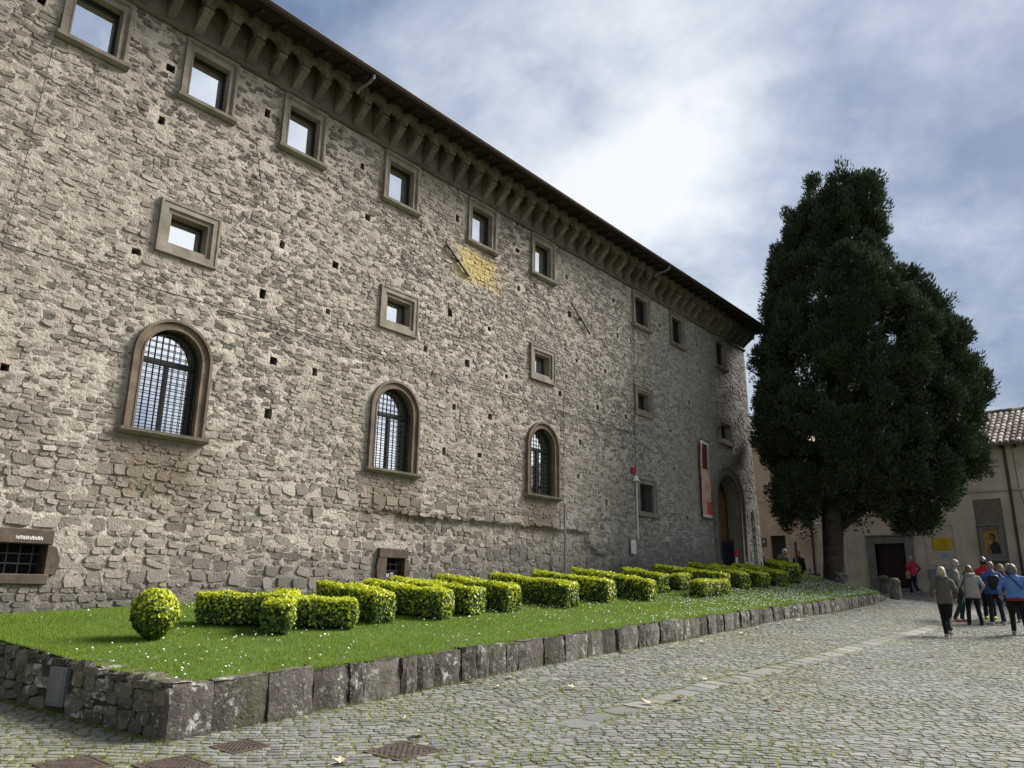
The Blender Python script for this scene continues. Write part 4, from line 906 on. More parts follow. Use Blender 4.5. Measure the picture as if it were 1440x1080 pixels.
BARS = [((8.40, 9.62), (8.40, 11.2)), ((9.75, 9.55), (9.15, 11.0)), ((10.55, 9.6), (10.10, 11.3)), ((11.55, 9.6), (11.36, 11.4)), ((13.25, 9.45), (12.95, 11.4)), ((14.9, 9.6), (14.42, 11.4)), ((16.25, 9.35), (15.95, 11.4)), ((18.05, 10.05), (18.13, 11.3)), ((20.55, 9.5), (20.15, 11.5)), ((22.0, 9.6), (22.3, 11.5)), ((23.0, 9.4), (23.1, 11.2)), ((24.3, 9.4), (24.8, 11.1))]
for i, (a, b) in enumerate(BARS): hedge('clipped_hedge', ORD[i] + ' crosswise hedge bar along the row, counted from the cross-shaped hedge', a, b, .52 + .05 * (i % 3), .50, 10 + i, HG, dens=1900 if i < 5 else 1300, L=.055 if i < 5 else .06)
hedge('clipped_hedge', 'short clipped hedge block lying along the kerb among the crosswise bars', (18.35, 9.35), (19.75, 9.3), .5, .42, 40, dens=1300, L=.052)
hedge('clipped_hedge', 'small clipped hedge cube behind the short hedge block', (18.75, 10.2), (19.5, 10.25), .45, .45, 41, dens=1300, L=.052)
hedge('clipped_hedge', 'rounded tall hedge mound at the end of the row by the cypress', (25.8, 9.7), (26.5, 10.5), .8, .66, 42, dens=1300, L=.055)
# round bush
root = empty('round_bush', (4.94, 10.1, float(lawn_h(4.94, 10.1)))); tag(root, 'ball-clipped yellow-green bush standing alone on the lawn', 'bush')
r = np.random.default_rng(77); n = 3600; d = r.normal(0, 1, (n, 3)); d /= np.linalg.norm(d, axis=1, keepdims=True)
rad = np.array([.285, .285, .31]); R_ = 1 + .07 * fbm(d[:, 0] * 2.5, d[:, 1] * 2.5, d[:, 2] * 2.5, 3, 2) - np.abs(r.normal(0, .07, n))
P = d * rad * R_[:, None]; P[:, :2] *= np.where(P[:, 2:] < -.05, 1 + (P[:, 2:] + .05) * .7, 1); P[:, 2] += .32
link('leaves', leaves_mesh(P, d, .056, r.random(n) < np.clip(.45 + .5 * d[:, 2] + .25 * d[:, 0], .06, .93), r), root)  # yellow growth on top, plus a painted sunlit side
mb = MB(); mb.ball((0, 0, .32), (.235, .235, .26), 14, 10); mb.tube([(0, 0, -.03), (0, 0, .2)], .025, 6); mb.build('core', M['twig'], root)

# ------------------------------------------------------------------ cypress
TB = np.array([29.8, 9.6, 2.0]); hd = np.array([_fw.x, _fw.y, 0]); hd /= np.linalg.norm(hd); ru = np.array([hd[1], -hd[0], 0])
tree = empty('cypress_tree', tuple(TB)); tag(tree, 'tall dark green cypress with a broad dense crown', 'tree')
M['bark'] = mat('cypress_bark', [(.3, (.028, .022, .018)), (.55, (.06, .05, .042)), (.8, (.10, .088, .075))], 4, rough=.95, bump=(1.0, 9, .08), dist=.6)
M['needle'] = mat('cypress_foliage', [(.1, (.020, .030, .016)), (.45, (.034, .050, .025)), (.75, (.055, .076, .036)), (.97, (.085, .11, .05))], .9, isl=.55, rough=.7, trans=.12, spec=.15)
ENV = np.array([(1.9, -.5, .8), (2.2, -1.0, 1.1), (2.6, -1.55, 1.5), (3.0, -1.95, 2.6), (3.4, -2.15, 4.6), (4, -2.25, 5.3), (4.8, -2.2, 5.7), (5.5, -2.35, 5.65), (6.2, -2.5, 5.95), (7, -2.3, 5.9), (7.4, -2.1, 5.6), (8, -2.0, 5.25), (8.6, -2.1, 5.25), (9.2, -1.7, 5.1), (10, -1.65, 4.8), (10.9, -1.6, 4.4), (12.1, -1.15, 3.6), (13.6, -.6, 3.0), (14.4, -.1, 2.95), (15.0, .1, 2.9), (15.6, .25, 2.8), (15.95, .7, 2.4)])
r = np.random.default_rng(5)
def env(z): return np.interp(z, ENV[:, 0], ENV[:, 1]), np.interp(z, ENV[:, 0], ENV[:, 2])
C_ = []; Nn_ = []; Rk = []
def add_clumps(z, th, inner):
    uL, uR = env(z); uc = (uL + uR) / 2; hw_ = (uR - uL) / 2
    # plume relief: vertical lobes
    lob = 1 + .05 * np.sin(th * 5 + z * .35) + .09 * fbm(np.cos(th) * 2.2, np.sin(th) * 2.2, z * .55, 4, 2)
    f = lob * inner; u = uc + hw_ * np.cos(th) * f; v = (hw_ * .82 + .25) * np.sin(th) * f
    P = TB + u[:, None] * ru + v[:, None] * hd + np.stack([z * 0, z * 0, z], -1)
    N = np.cos(th)[:, None] * ru + np.sin(th)[:, None] * hd + np.array([0, 0, .55]); C_.append(P); Nn_.append(N / np.linalg.norm(N, axis=1, keepdims=True))
nl = 430; zl = 2.2 + 13.9 * r.random(nl * 4); wgt = np.diff(env(zl), axis=0)[0]; zl = zl[r.random(nl * 4) < wgt / wgt.max()][:nl]; thl = r.uniform(0, 2 * pi, len(zl))
add_clumps(zl, thl, r.uniform(.76, .94, len(zl))); LC, LN = C_.pop(), Nn_.pop(); lr = r.uniform(.38, .85, len(LC)) * np.interp(zl, [2, 8, 16.2], [1, 1, .75])
sub_ = 9; li = np.repeat(np.arange(len(LC)), sub_); dd = r.normal(0, 1, (len(li), 3)) + LN[li] * .9 + np.array([0, 0, .35]); dd /= np.linalg.norm(dd, axis=1, keepdims=True)
C_.append(LC[li] + dd * (lr[li] * r.uniform(.55, 1.0, len(li)))[:, None] * np.array([1, 1, 1.3])); Nn_.append(dd)
z3 = r.uniform(2.8, 15.4, 520); add_clumps(z3, r.uniform(0, 2 * pi, 520), np.sqrt(r.random(520)) * .8)
# the lobe hanging low on the street side
m = 130; zz2 = r.uniform(1.9, 3.9, m); hw2 = np.interp(zz2, [1.8, 2.4, 3.2, 4], [.35, .8, 1.3, 1.5]); th = r.uniform(0, 2 * pi, m)
P = TB + (2.75 + .55 * (zz2 - 2) * .6 + hw2 * np.cos(th) * .8)[:, None] * ru + (-.6 + hw2 * np.sin(th) * .8)[:, None] * hd + np.stack([zz2 * 0, zz2 * 0, zz2], -1); C_.append(P); N = np.cos(th)[:, None] * ru + np.sin(th)[:, None] * hd + np.array([0, 0, .2]); Nn_.append(N / np.linalg.norm(N, axis=1, keepdims=True))
Cc = np.concatenate(C_); Nc = np.concatenate(Nn_); n0 = len(Cc); cr = r.uniform(.18, .38, n0); per = 118
idx = np.repeat(np.arange(n0), per); n = len(idx); o = r.normal(0, 1, (n, 3)); o /= np.linalg.norm(o, axis=1, keepdims=True); rd = r.random(n) ** .45
P = Cc[idx] + o * (rd * cr[idx])[:, None] * np.array([1, 1, 1.25])
dirv = o * .7 + Nc[idx] * .8 + np.array([0, 0, .75]) + r.normal(0, .3, (n, 3)); dirv /= np.linalg.norm(dirv, axis=1, keepdims=True)
sd = np.cross(dirv, r.normal(0, 1, (n, 3))); sd /= np.linalg.norm(sd, axis=1, keepdims=True); L = r.uniform(.075, .16, n)[:, None]; w = L * .27
V = np.stack([P - sd * w, P + sd * w, P + dirv * L], 1).reshape(-1, 3) - TB
link('crown', np_mesh('crown', V, [np.arange(n * 3).reshape(-1, 3)], M['needle']), tree)
mb = MB()
up = lambda u, v, z: tuple(ru * u + hd * v + np.array([0, 0, z]))
nk = 16; rings = []
for z, rad in ((-.35, .52), (0, .42), (.25, .36), (.8, .32), (1.6, .32), (2.4, .34), (3.2, .30), (5, .26), (8, .18), (12, .08)):
    u0 = .03 * z + .012 * z * z * .5
    rings.append([np.array(up(u0, 0, z)) + (ru * cos(2 * pi * k / nk) + hd * sin(2 * pi * k / nk)) * rad * (1 + .14 * sin(5 * 2 * pi * k / nk + z * .6) + .06 * sin(9 * k + z)) for k in range(nk)])
mb.add([v for R in rings for v in R], [(i * nk + k, i * nk + (k + 1) % nk, (i + 1) * nk + (k + 1) % nk, (i + 1) * nk + k) for i in range(len(rings) - 1) for k in range(nk)])
mb.build('trunk', M['bark'], tree, True)
for (u, v, z), (u2, v2, z2), r0 in (((.2, 0, 1.9), (2.6, -.5, 4.4), .17), ((.1, .1, 2.2), (-1.3, .6, 4.8), .14), ((.2, .1, 2.6), (1.8, 1.4, 5.6), .15), ((.3, 0, 3.4), (3.6, .6, 7.0), .14), ((.2, -.1, 2.4), (.3, -1.6, 5.0), .13), ((.5, 0, 5), (-.9, 0, 9), .11), ((.6, 0, 6), (3.0, 0, 10.5), .11)):
    mid = ((u + u2) / 2 + .25, (v + v2) / 2, (z + z2) / 2 - .15); mb = MB(); mb.tube([up(u, v, z), up(*mid), up(u2, v2, z2)], [r0, r0 * .75, r0 * .4], 8); mb.build('limb', M['bark'], tree, True)
# ------------------------------------------------------------------ church and the house beside it (fronts on the plane X = 39)
CXF = 39.0
def plaster_extra(N, pos, col):
    s = N.n('ShaderNodeMapRange', {0: N.noise(pos, 1.4, 6, .65), 1: .45, 2: .72}).outputs[0]
    return N.mix(N.math('MULTIPLY', s, .45), col, (.27, .22, .175))
M['plaster'] = mat('church_plaster', [(.3, (.40, .325, .25)), (.5, (.48, .40, .315)), (.7, (.54, .455, .365))], 1.2, rough=.93, bump=(.3, 25, .01), detail=7, extra=plaster_extra)
M['plaster_house'] = mat('house_plaster', [(.3, (.43, .32, .22)), (.5, (.51, .39, .275)), (.7, (.57, .445, .325))], 1.2, rough=.93, bump=(.3, 25, .01), detail=7, extra=plaster_extra)
M['greystone'] = plain('grey_stone_trim', (.15, .145, .135), .85, var=.25, bump=(.3, 20, .01))
M['door_wood'] = plain('dark_door', (.022, .013, .010), .6)
def wall_with_holes(y0, y1, z0, z1, holes, x, thick=.35):
    """front facing -X with rectangular openings (ya,yb,za,zb) and their reveals"""
    ys = sorted({y0, y1, *[h for q in holes for h in q[:2]]}); zs = sorted({z0, z1, *[h for q in holes for h in q[2:]]}); mb = MB()
    for a, b in zip(ys[:-1], ys[1:]):
        for c, d in zip(zs[:-1], zs[1:]):
            if any(q[0] <= a and b <= q[1] and q[2] <= c and d <= q[3] for q in holes): continue
            mb.add([(x, a, c), (x, b, c), (x, b, d), (x, a, d)], [(0, 3, 2, 1)])
    for a, b, c, d in holes:
        mb.add([(x, a, c), (x, b, c), (x, b, d), (x, a, d), (x + thick, a, c), (x + thick, b, c), (x + thick, b, d), (x + thick, a, d)], [(0, 4, 7, 3), (1, 2, 6, 5), (3, 7, 6, 2), (0, 1, 5, 4)])
    return mb
def cpart(mb, name, m, root, parent=None, smooth=False):
    o = mb.build(name, m, parent or root, smooth)
    if parent is None: o.location = tuple(-v for v in root.location)
    return o
church = empty('church', (39, 6, 1.6)); tag(church, 'plain plastered church front with a tiled roof behind the cypress', 'church')
dY0, dY1, dZ = 9.34, 10.63, 3.93
cpart(wall_with_holes(-9, 13.45, .6, 8.15, [(dY0, dY1, 1.5, dZ)], CXF), 'wall', M['plaster'], church)
cpart(MB().box(CXF + .02, CXF + 8, -9.02, -9.0, .6, 8.1), 'side_wall', M['plaster'], church)
mb = MB(); x = CXF; mb.box(x - .10, x + .3, dY0 - .35, dY0, 1.6, dZ + .33, .012); mb.box(x - .10, x + .3, dY1, dY1 + .35, 1.6, dZ + .33, .012); mb.box(x - .098, x + .3, dY0 + .001, dY1 - .001, dZ, dZ + .328, .012)
mb.box(x - .15, x + .05, dY0 - .40, dY1 + .40, dZ + .332, dZ + .40, .01)
surround = cpart(mb, 'door_surround', M['greystone'], church)
dr = cpart(MB().box(x + .22, x + .30, dY0 - .02, dY1 + .02, 1.6, dZ + .02), 'door', M['door_wood'], church)
for yy_ in (9.42, 10.02):
    for z in (2.0, 2.7, 3.3): MB().box(x + .20, x + .22, yy_, yy_ + .52, z, z + .5, .01).build('panel', M['door_wood'], dr)
cpart(MB().box(x - .35, x + .1, dY0 - .5, dY1 + .5, 1.3, 1.93), 'door_step', M['greystone'], church)
mb = MB(); mb.prism([(x + .02, 6.0), (x - .05, 6.02), (x - .08, 6.08), (x + .02, 6.12)], -9, 13.4, 'y'); mb.v = [(a, b, c) for a, b, c in mb.v]
cpart(mb, 'string_course', M['plaster'], church)
for yy_ in (.4, 3.2, 5.95, 6.75, 12.2): cpart(MB().box(x - .025, x + .01, yy_, yy_ + .38, 6.13, 7.9, .004), 'pilaster', M['plaster'], church)
for yy_ in (2.6, 12.0): cpart(MB().box(x - .03, x + .01, yy_, yy_ + .42, 1.4, 5.99, .004), 'pilaster', M['plaster'], church)
# framed panel with the yellow board
yr = lambda y0, y1, z0, z1: [(y0, z0), (y0, z1), (y1, z1), (y1, z0)]
def yring(o, i, x0, x1):
    mb = MB(); mb.ring(o, i, x0, x1); mb.v = [(b, a, c) for a, b, c in mb.v]; return mb
cpart(yring(yr(7.1, 8.44, 2.94, 4.83), yr(7.32, 8.22, 3.14, 4.65), x - .04, x + .02), 'wall_panel', M['plaster'], church)
cpart(yring(yr(10.95 + .55, 12.0, 2.5, 4.8), yr(11.6, 11.9, 2.62, 4.68), x - .03, x + .02), 'wall_panel', M['plaster'], church)
# niche field and shrine
cpart(MB().box(x - .03, x + .01, 5.33, 6.38, 2.5, 5.72), 'niche_field', plain('niche_masonry', (.15, .118, .09), .9, var=.3, scale=9, bump=(.6, 18, .02)), church)
def tiled(root, y0, y1, zE, name='roof', slope=.535, run=4.0):
    xE = CXF - .42; mb = MB(); zt = zE + run * slope
    mb.add([(xE, y0, zE), (xE, y1, zE), (xE + run, y1, zt), (xE + run, y0, zt), (xE, y0, zE - .06), (xE, y1, zE - .06), (xE + run, y1, zt - .06), (xE + run, y0, zt - .06), (xE + 2 * run, y1, zE), (xE + 2 * run, y0, zE)], [(0, 3, 2, 1), (4, 5, 6, 7), (0, 1, 5, 4), (0, 4, 7, 3), (1, 2, 6, 5), (3, 9, 8, 2)])
    rf = cpart(mb, name, M['tile'], root)
    tv, tf = [], []; rr = random.Random(int(y0 * 10) + 50); y = y0 + .1; nr = 6
    while y < y1:
        for row in range(11):
            xa = xE - .05 + row * run / 10.6 + rr.uniform(-.015, .015); xb = xa + .46
            if xb > xE + run + .12: continue
            b = len(tv); dy = rr.uniform(-.012, .012)
            for xx, rad, upz in ((xa, .10, .035), (xb, .082, 0)):
                z = zE + (xx - xE) * slope + .02 + upz
                for k in range(nr): t = pi * k / (nr - 1); tv.append((xx, y + dy + rad * cos(t), z + rad * sin(t)))
            for k in range(nr - 1): tf.append((b + k, b + nr + k, b + nr + k + 1, b + k + 1))
            tf.append(tuple(b + k for k in range(nr)))
        b = len(tv)        # ridge tile
        y += .235
    yy = y0
    while yy < y1:
        b = len(tv)
        for q, rad in ((yy, .14), (yy + .44, .12)):
            for k in range(nr): t = pi * k / (nr - 1); tv.append((xE + run + rad * cos(t), q, zt + .03 + rad * sin(t)))
        for k in range(nr - 1): tf.append((b + k, b + k + 1, b + nr + k + 1, b + nr + k))
        tf.append(tuple(b + k for k in range(nr))); yy += .4
    mb = MB(); mb.v = tv; mb.f = tf; mb.build('roof_tiles', M['tile'], rf)
    rm = MB(); rm.box(xE + .02, CXF + .1, -.05, .05, zE - .17, zE - .062); me = rm.mesh('rafter', M['wood']); y = y0 + .2
    while y < y1: link('rafter', me, rf, loc=(0, y, 0)); y += .5
tiled(church, -9.2, 13.46, 8.02)
mb = MB(); mb.tube([(x - .09, 4.92, 7.95), (x - .09, 4.92, 1.7)], .055, 8); cpart(mb, 'drainpipe', M['gutter'], church)
mb = MB(); mb.tube([(x - .03, 4.62, 7.9), (x - .03, 4.60, 6.2), (x - .03, 4.45, 5.0), (x - .03, 4.40, 2.0)], .012, 5); cpart(mb, 'cable', M['cable'], church)
mb = MB(); mb.tube([(x - .03, 4.55, 5.05), (x - .25, 4.5, 5.0), (x - .25, 4.5, 5.2)], .02, 5); mb.tube([(x - .03, 4.3, 4.6), (x - .2, 4.3, 4.6)], .03, 6); cpart(mb, 'wall_bracket', M['iron'], church)
# things fixed to the church front
M['yellow'] = plain('yellow_board', (.50, .34, .008), .6, var=.06); M['paper'] = plain('white_notice', (.42, .43, .47), .7); M['ink'] = plain('printed_text', (.25, .19, .02), .7); M['ink2'] = plain('blue_print', (.12, .13, .22), .7)
sg = MB().box(x - .055, x - .005, 7.41, 8.15, 3.62, 4.12, .004).build('yellow_sign', M['yellow']); tag(sg, 'yellow rectangular board in the framed panel on the church wall', 'sign')
for k in range(6):
    z = 4.04 - k * .07; q = .06 + .03 * (k % 3); MB().box(x - .0575, x - .0552, 7.47 + q, 8.09 - q, z - .012, z + .010).build('text_line', M['ink'], sg)
sg2 = MB().box(x - .03, x - .005, 7.52, 7.95, 3.18, 3.52).build('wall_notice', M['paper']); tag(sg2, 'small pale notice under the yellow board', 'notice')
for k in range(5): MB().box(x - .0325, x - .0302, 7.56, 7.91 - .05 * (k % 2), 3.24 + k * .052, 3.26 + k * .052).build('text_line', M['ink2'], sg2)
M['bluegrey'] = plain('blue_grey_metal', (.16, .19, .23), .5)
cab = empty('wall_cabinet', (x, 7.95, 2.2)); tag(cab, 'blue-grey metal cabinet low on the church wall', 'cabinet'); MB().box(-.16, 0, -.52, .50, .06, .58, .015).build('body', M['bluegrey'], cab); MB().box(-.172, -.161, -.48, .46, .10, .54, .004).build('door', M['bluegrey'], cab)
# shrine with a generic gilded portrait
shr_ = empty('wall_shrine', (x, 5.87, 3.2)); tag(shr_, 'gabled stone shrine framing a gilded icon on the church wall', 'shrine')
mb = yring(yr(-.44, .44, .0, 1.36), yr(-.30, .30, .16, 1.22), -.16, -.03); mb.box(-.19, -.03, -.50, .50, -.12, -.002, .01); frm = mb.build('frame', M['greystone'], shr_)
mb = MB(); mb.prism([(-.52, 1.362), (.52, 1.362), (0, 1.62)], -.22, -.03); mb.v = [(b, a, c) for a, b, c in mb.v]; mb.build('gable', M['greystone'], shr_)
M['gold'] = plain('gold_ground', (.36, .20, .055), .45, var=.35, scale=14); M['robe'] = plain('dark_robe', (.025, .015, .018), .7); M['skin_paint'] = plain('painted_skin', (.25, .12, .055), .7); M['robe2'] = plain('russet_robe', (.24, .10, .03), .7)
MB().box(-.07, -.03, -.30, .30, .16, 1.22).build('painting', M['gold'], shr_)
def flat(pts, x_, nm, m): mb = MB(); mb.prism(pts, x_ - .004, x_); mb.v = [(b, a, c) for a, b, c in mb.v]; return mb.build(nm, m, shr_)
ell = lambda cy, cz, a, b, n=14: [(cy + a * cos(2 * pi * k / n), cz + b * sin(2 * pi * k / n)) for k in range(n)]
flat([(-.28, .18), (.12, .18), (.16, .4), (.02, .62), (-.06, .74), (-.2, .68), (-.28, .5)], -.071, 'painted_figure', M['robe']); flat(ell(-.03, .90, .12, .16), -.0712, 'painted_hood', M['robe'])
flat(ell(-.01, .88, .07, .10), -.0763, 'painted_face', M['skin_paint']); flat(ell(.14, .55, .055, .07), -.0764, 'painted_face', M['skin_paint']); flat([(.05, .2), (.24, .22), (.2, .44), (.1, .47)], -.0765, 'painted_figure', M['robe2'])
# house to the left
house = empty('house', (39, 17, 2.0)); tag(house, 'ochre plastered house with a small door in the gap beside the fortress corner', 'house')
cpart(wall_with_holes(13.47, 24, .6, 9.6, [(14.81, 15.60, 1.8, 4.48)], CXF + .0), 'wall', M['plaster_house'], house)
cpart(MB().box(CXF + .001, CXF + 8, 13.462, 13.468, 8.0, 9.6), 'side_wall', M['plaster_house'], house)
tiled(house, 13.3, 24.2, 9.38)
cpart(yring(yr(14.62, 15.79, 1.9, 4.68), yr(14.812, 15.598, 1.9, 4.478), x - .03, x + .02), 'door_surround', M['plaster_house'], house)
hd_ = cpart(MB().box(x + .2, x + .26, 14.8, 15.62, 1.9, 4.49), 'door', plain('old_green_door', (.035, .033, .026), .7), house)
for k in range(5): MB().box(x + .185, x + .2, 14.83 + k * .155, 14.97 + k * .155, 2.0, 4.45, .003).build('plank', plain('door_plank', (.04, .037, .03), .75) if k == 0 else bpy.data.materials['door_plank'], hd_)
mb = MB(); mb.prism([(x + .02, 6.2), (x - .05, 6.22), (x - .05, 6.27), (x + .02, 6.29)], 13.5, 24, 'y'); cpart(mb, 'string_course', M['plaster_house'], house)
mb = MB(); mb.tube([(x - .09, 13.46, 9.2), (x - .09, 13.46, 2.0)], .055, 8); cpart(mb, 'drainpipe', M['gutter'], house)
plq = MB().box(x - .04, x - .005, 15.78, 16.08, 3.95, 4.38, .004).build('wall_plaque', plain('brown_plaque', (.10, .07, .05), .6)); tag(plq, 'small brown plaque on the house wall by its door', 'plaque')
MB().box(x - .046, x - .041, 15.86, 16.0, 4.12, 4.26, .002).build('emblem', M['paper'], plq)
lp = empty('wall_lamp', (x, 13.1, 4.9)); tag(lp, 'white wall lamp on the church under the cypress branches', 'lamp'); mb = MB(); mb.tube([(0, 0, 0), (-.3, 0, .1)], .015, 6); mb.build('arm', M['iron'], lp); mb = MB(); mb.lathe([(.03, .13), (.09, .11), (.15, .04), (.15, .02)], -.36, 0, 12); mb.build('shade', M['white_pipe'], lp)

# ------------------------------------------------------------------ things on the fortress wall
M['red'] = plain('red_enamel', (.40, .025, .025), .4); M['white'] = plain('white_enamel', (.62, .61, .58), .45)
si = empty('alarm_siren', (21.45, FY - .02, 5.28)); tag(si, 'red alarm box on the fortress wall above the small white lamp', 'alarm')
MB().box(-.12, .10, -.09, 0, .02, .20, .012).build('housing', M['red'], si); MB().box(-.09, .07, -.097, -.089, .05, .17, .003).build('grille', M['red'], si)
fl = empty('wall_lamp', (21.45, FY - .02, 5.02)); tag(fl, 'white bell-shaped wall lamp under the red alarm box', 'lamp'); mb = MB(); mb.lathe([(.03, .2), (.045, .17), (.08, .08), (.12, .03), (.115, .01)], 0, -.13, 14); mb.build('shade', M['white'], fl); MB().box(-.04, .04, -.12, 0, .13, .18, .01).build('mount', M['white'], fl)
nt = MB().box(21.08, 21.36, FY - .14, FY - .11, 2.74, 3.16, .004).build('wall_notice', M['white']); tag(nt, 'white paper notice on the fortress wall below the white pipe', 'notice'); MB().box(21.14, 21.17, FY - .1425, FY - .1405, 3.0, 3.03).build('print', M['ink2'], nt)
M['ban_r'] = plain('banner_maroon', (.10, .018, .022), .8); M['ban_p'] = mat('banner_print', [(.35, (.40, .19, .125)), (.5, (.50, .28, .20)), (.68, (.56, .40, .32))], 2.0, rough=.8); M['ban_red'] = plain('banner_red', (.42, .07, .05), .8)
bn = empty('hanging_banner', (26.42, FY - .14, 4.25)); tag(bn, 'long narrow pink banner hanging on the fortress wall beside the portal', 'banner')
V = []; F = []; nu, nv = 6, 24
for i in range(nu + 1):
    for j in range(nv + 1): u, v = i / nu, j / nv; V.append((-.35 + .7 * u, -.02 + .02 * sin(u * 5 + v * 4) + .012 * sin(v * 11), 2.86 * v))
for i in range(nu):
    for j in range(nv): q = i * (nv + 1) + j; F.append((q, q + nv + 1, q + nv + 2, q + 1))
me = bpy.data.meshes.new('cloth'); me.from_pydata(V, [], F); me.materials.append(M['ban_p']); me.materials.append(M['ban_r']); me.materials.append(M['ban_red']); me.materials.append(M['white'])
for p in me.polygons:
    c = p.center; p.use_smooth = True
    i_, j_ = p.index // nv, p.index % nv
    p.material_index = 1 if (15 <= j_ <= 22 and 1 <= i_ <= 4) else (2 if (1 <= j_ <= 4 and i_ >= 3) else (3 if j_ in (0, 23) or (i_ == 5 and j_ > 4) else 0))
md = link('cloth', me, bn); so = md.modifiers.new('thickness', 'SOLIDIFY'); so.thickness = .004
for z in (-.01, 2.87): mb = MB(); mb.tube([(-.4, -.02, z), (.4, -.02, z)], .016, 6); mb.tube([(.36, -.02, z), (.36, .14, z)], .012, 5); mb.build('rod', M['iron'], bn)
br = empty('iron_bracket', (27.9, FY, 7.7)); tag(br, 'thin wrought iron bracket beside the window above the portal', 'bracket')
mb = MB(); mb.tube([(0, 0, .05), (-.9, -.55, .05), (-1.0, -.6, -.1)], .012, 5); mb.tube([(0, 0, -.22), (-.45, -.28, -.05), (-.7, -.43, .03)], .010, 5); mb.build('arm', M['iron'], br)

# ------------------------------------------------------------------ bollards, covers, leaves and street things
M['bollard'] = mat('bollard_stone', [(.3, (.055, .053, .045)), (.5, (.095, .092, .08)), (.7, (.15, .145, .128))], 5, rough=.92, bump=(.8, 22, .02), extra=lichen_extra)
def bollard(x, y, h, rad, label, seed):
    z = gz(x, y) if x > 30 or y < 7.5 else float(lawn_h(x, y)); r = random.Random(seed); n = 14; vs = []; fs = []; prof = [(1.02, -.1), (1.02, .12), (1.0, .4), (.98, .76), (1.05, .78), (1.05, .86), (.92, .93), (.62, .985), (.2, 1.0)]
    for q, t in prof: vs += [(q * rad * (1 + r.uniform(-.02, .02)) * cos(2 * pi * k / n), q * rad * (1 + r.uniform(-.02, .02)) * sin(2 * pi * k / n), t * h + r.uniform(-.01, .01)) for k in range(n)]
    for i in range(len(prof) - 1):
        for k in range(n): fs.append((i * n + k, i * n + (k + 1) % n, (i + 1) * n + (k + 1) % n, (i + 1) * n + k))
    fs.append(tuple(range((len(prof) - 1) * n, len(prof) * n))); mb = MB(); mb.add(vs, fs); o = mb.build('stone_bollard', M['bollard'], None, True); o.location = (x, y, z); tag(o, label, 'bollard')
bollard(30.6, 7.82, .74, .19, 'worn stone bollard at the end of the kerb wall', 1); bollard(37.4, 9.98, .80, .215, 'round-topped stone bollard in front of the church door', 2)
bollard(28.9, 9.12, .40, .22, 'squat lichened stone stump at the foot of the cypress', 3); bollard(36.0, 12.95, .62, .26, 'dark stone bollard behind the blue bin', 4)
M['castiron'] = mat('rusty_cast_iron', [(.3, (.055, .042, .036)), (.55, (.095, .07, .06)), (.8, (.14, .11, .095))], 8, rough=.7, metal=.2, bump=(.3, 50, .005))
for i, ((cx, cy), sx, sy, _) in enumerate(COVERS):
    lab = ('rusty square manhole cover among the cobbles in the open street', 'small square manhole cover close to the kerb wall corner', 'square manhole cover in front of the wall corner', 'square manhole cover on the side lane below the rubble wall')[i]
    z = gz(cx, cy); root = empty('manhole_cover', (cx, cy, z)); tag(root, lab, 'manhole cover', 'iron covers set in the cobbles'); sx_, sy_ = (gz(cx + .2, cy) - gz(cx - .2, cy)) / .4, (gz(cx, cy + .2) - gz(cx, cy - .2)) / .4
    root.rotation_euler = (math.atan(sy_), -math.atan(sx_), 0)
    mb = MB(); mb.box(-sx / 2, sx / 2, -sy / 2, sy / 2, -.05, .004, .004); mb.build('plate', M['castiron'], root)
    mb = MB(); n = 11
    for a in range(n):
        for b in range(n):
            if (a + b) % 2 == 0: u, v = (a + .5) / n * (sx - .06) - sx / 2 + .03, (b + .5) / n * (sy - .06) - sy / 2 + .03; mb.box(u - .013, u + .013, v - .013, v + .013, .003, .011)
    mb.build('studs', M['castiron'], root)
    yr_ = [(-sx / 2 - .03, -sy / 2 - .03), (-sx / 2 - .03, sy / 2 + .03), (sx / 2 + .03, sy / 2 + .03), (sx / 2 + .03, -sy / 2 - .03)]; yi = [(a * (sx / 2 + .004) / (sx / 2 + .03), b * (sy / 2 + .004) / (sy / 2 + .03)) for a, b in yr_]
    mb = MB(); mb.ring(yr_, yi, .008, -.05); mb.v = [(a, c, b) for a, b, c in mb.v]; mb.build('frame', M['castiron'], root)
M['dry_leaf'] = mat('dry_leaf', [(.2, (.28, .19, .11)), (.5, (.46, .37, .26)), (.8, (.60, .53, .42))], 4, isl=.5, rough=.8, trans=.15)
LV = [(8.09, 7.45), (8.18, 7.36), (6.07, 6.55), (5.73, 5.95), (8.59, 5.03), (8.64, 7.26), (10.63, 5.34), (9.92, 4.15), (10.1, 6.32), (11.42, 6.8), (14.19, 7.12), (17.16, 7.31), (20.71, 7.47), (22.69, 7.4), (12.76, 6.28), (9.17, 6.24), (13.73, 4.84), (9.1, 4.93), (8.69, 6.24), (8.05, 6.97), (3.63, 6.32), (4.59, 5.73), (15.16, 6.55), (13.07, 7.18), (24.58, 7.29), (16.64, 3.75), (9.37, 3.8), (14.16, 4.12), (11.9, 7.42), (15.6, 7.4), (18.4, 7.3), (16.1, 7.2), (13.4, 7.3), (19.5, 7.2)]
rl = random.Random(21); LVm = []
for k in range(5):
    n = 11; vs = [(0, 0, .012)]; lob = [1, .45, .8, .4, .75, .3, .3, .75, .4, .8, .45]
    for q in range(n): a = 2 * pi * q / n; rd = lob[q] * rl.uniform(.85, 1.15); vs.append((rd * cos(a), rd * .8 * sin(a), .10 + rl.uniform(0, .45) * rd))
    mb = MB(); mb.add(vs, [(0, 1 + q, 1 + (q + 1) % n) for q in range(n)]); mb.tube([(0, 0, .02), (-.5, .02, .10), (-.95, .1, .05)], .025, 4); LVm.append(mb.mesh('fallen_leaf', M['dry_leaf']))
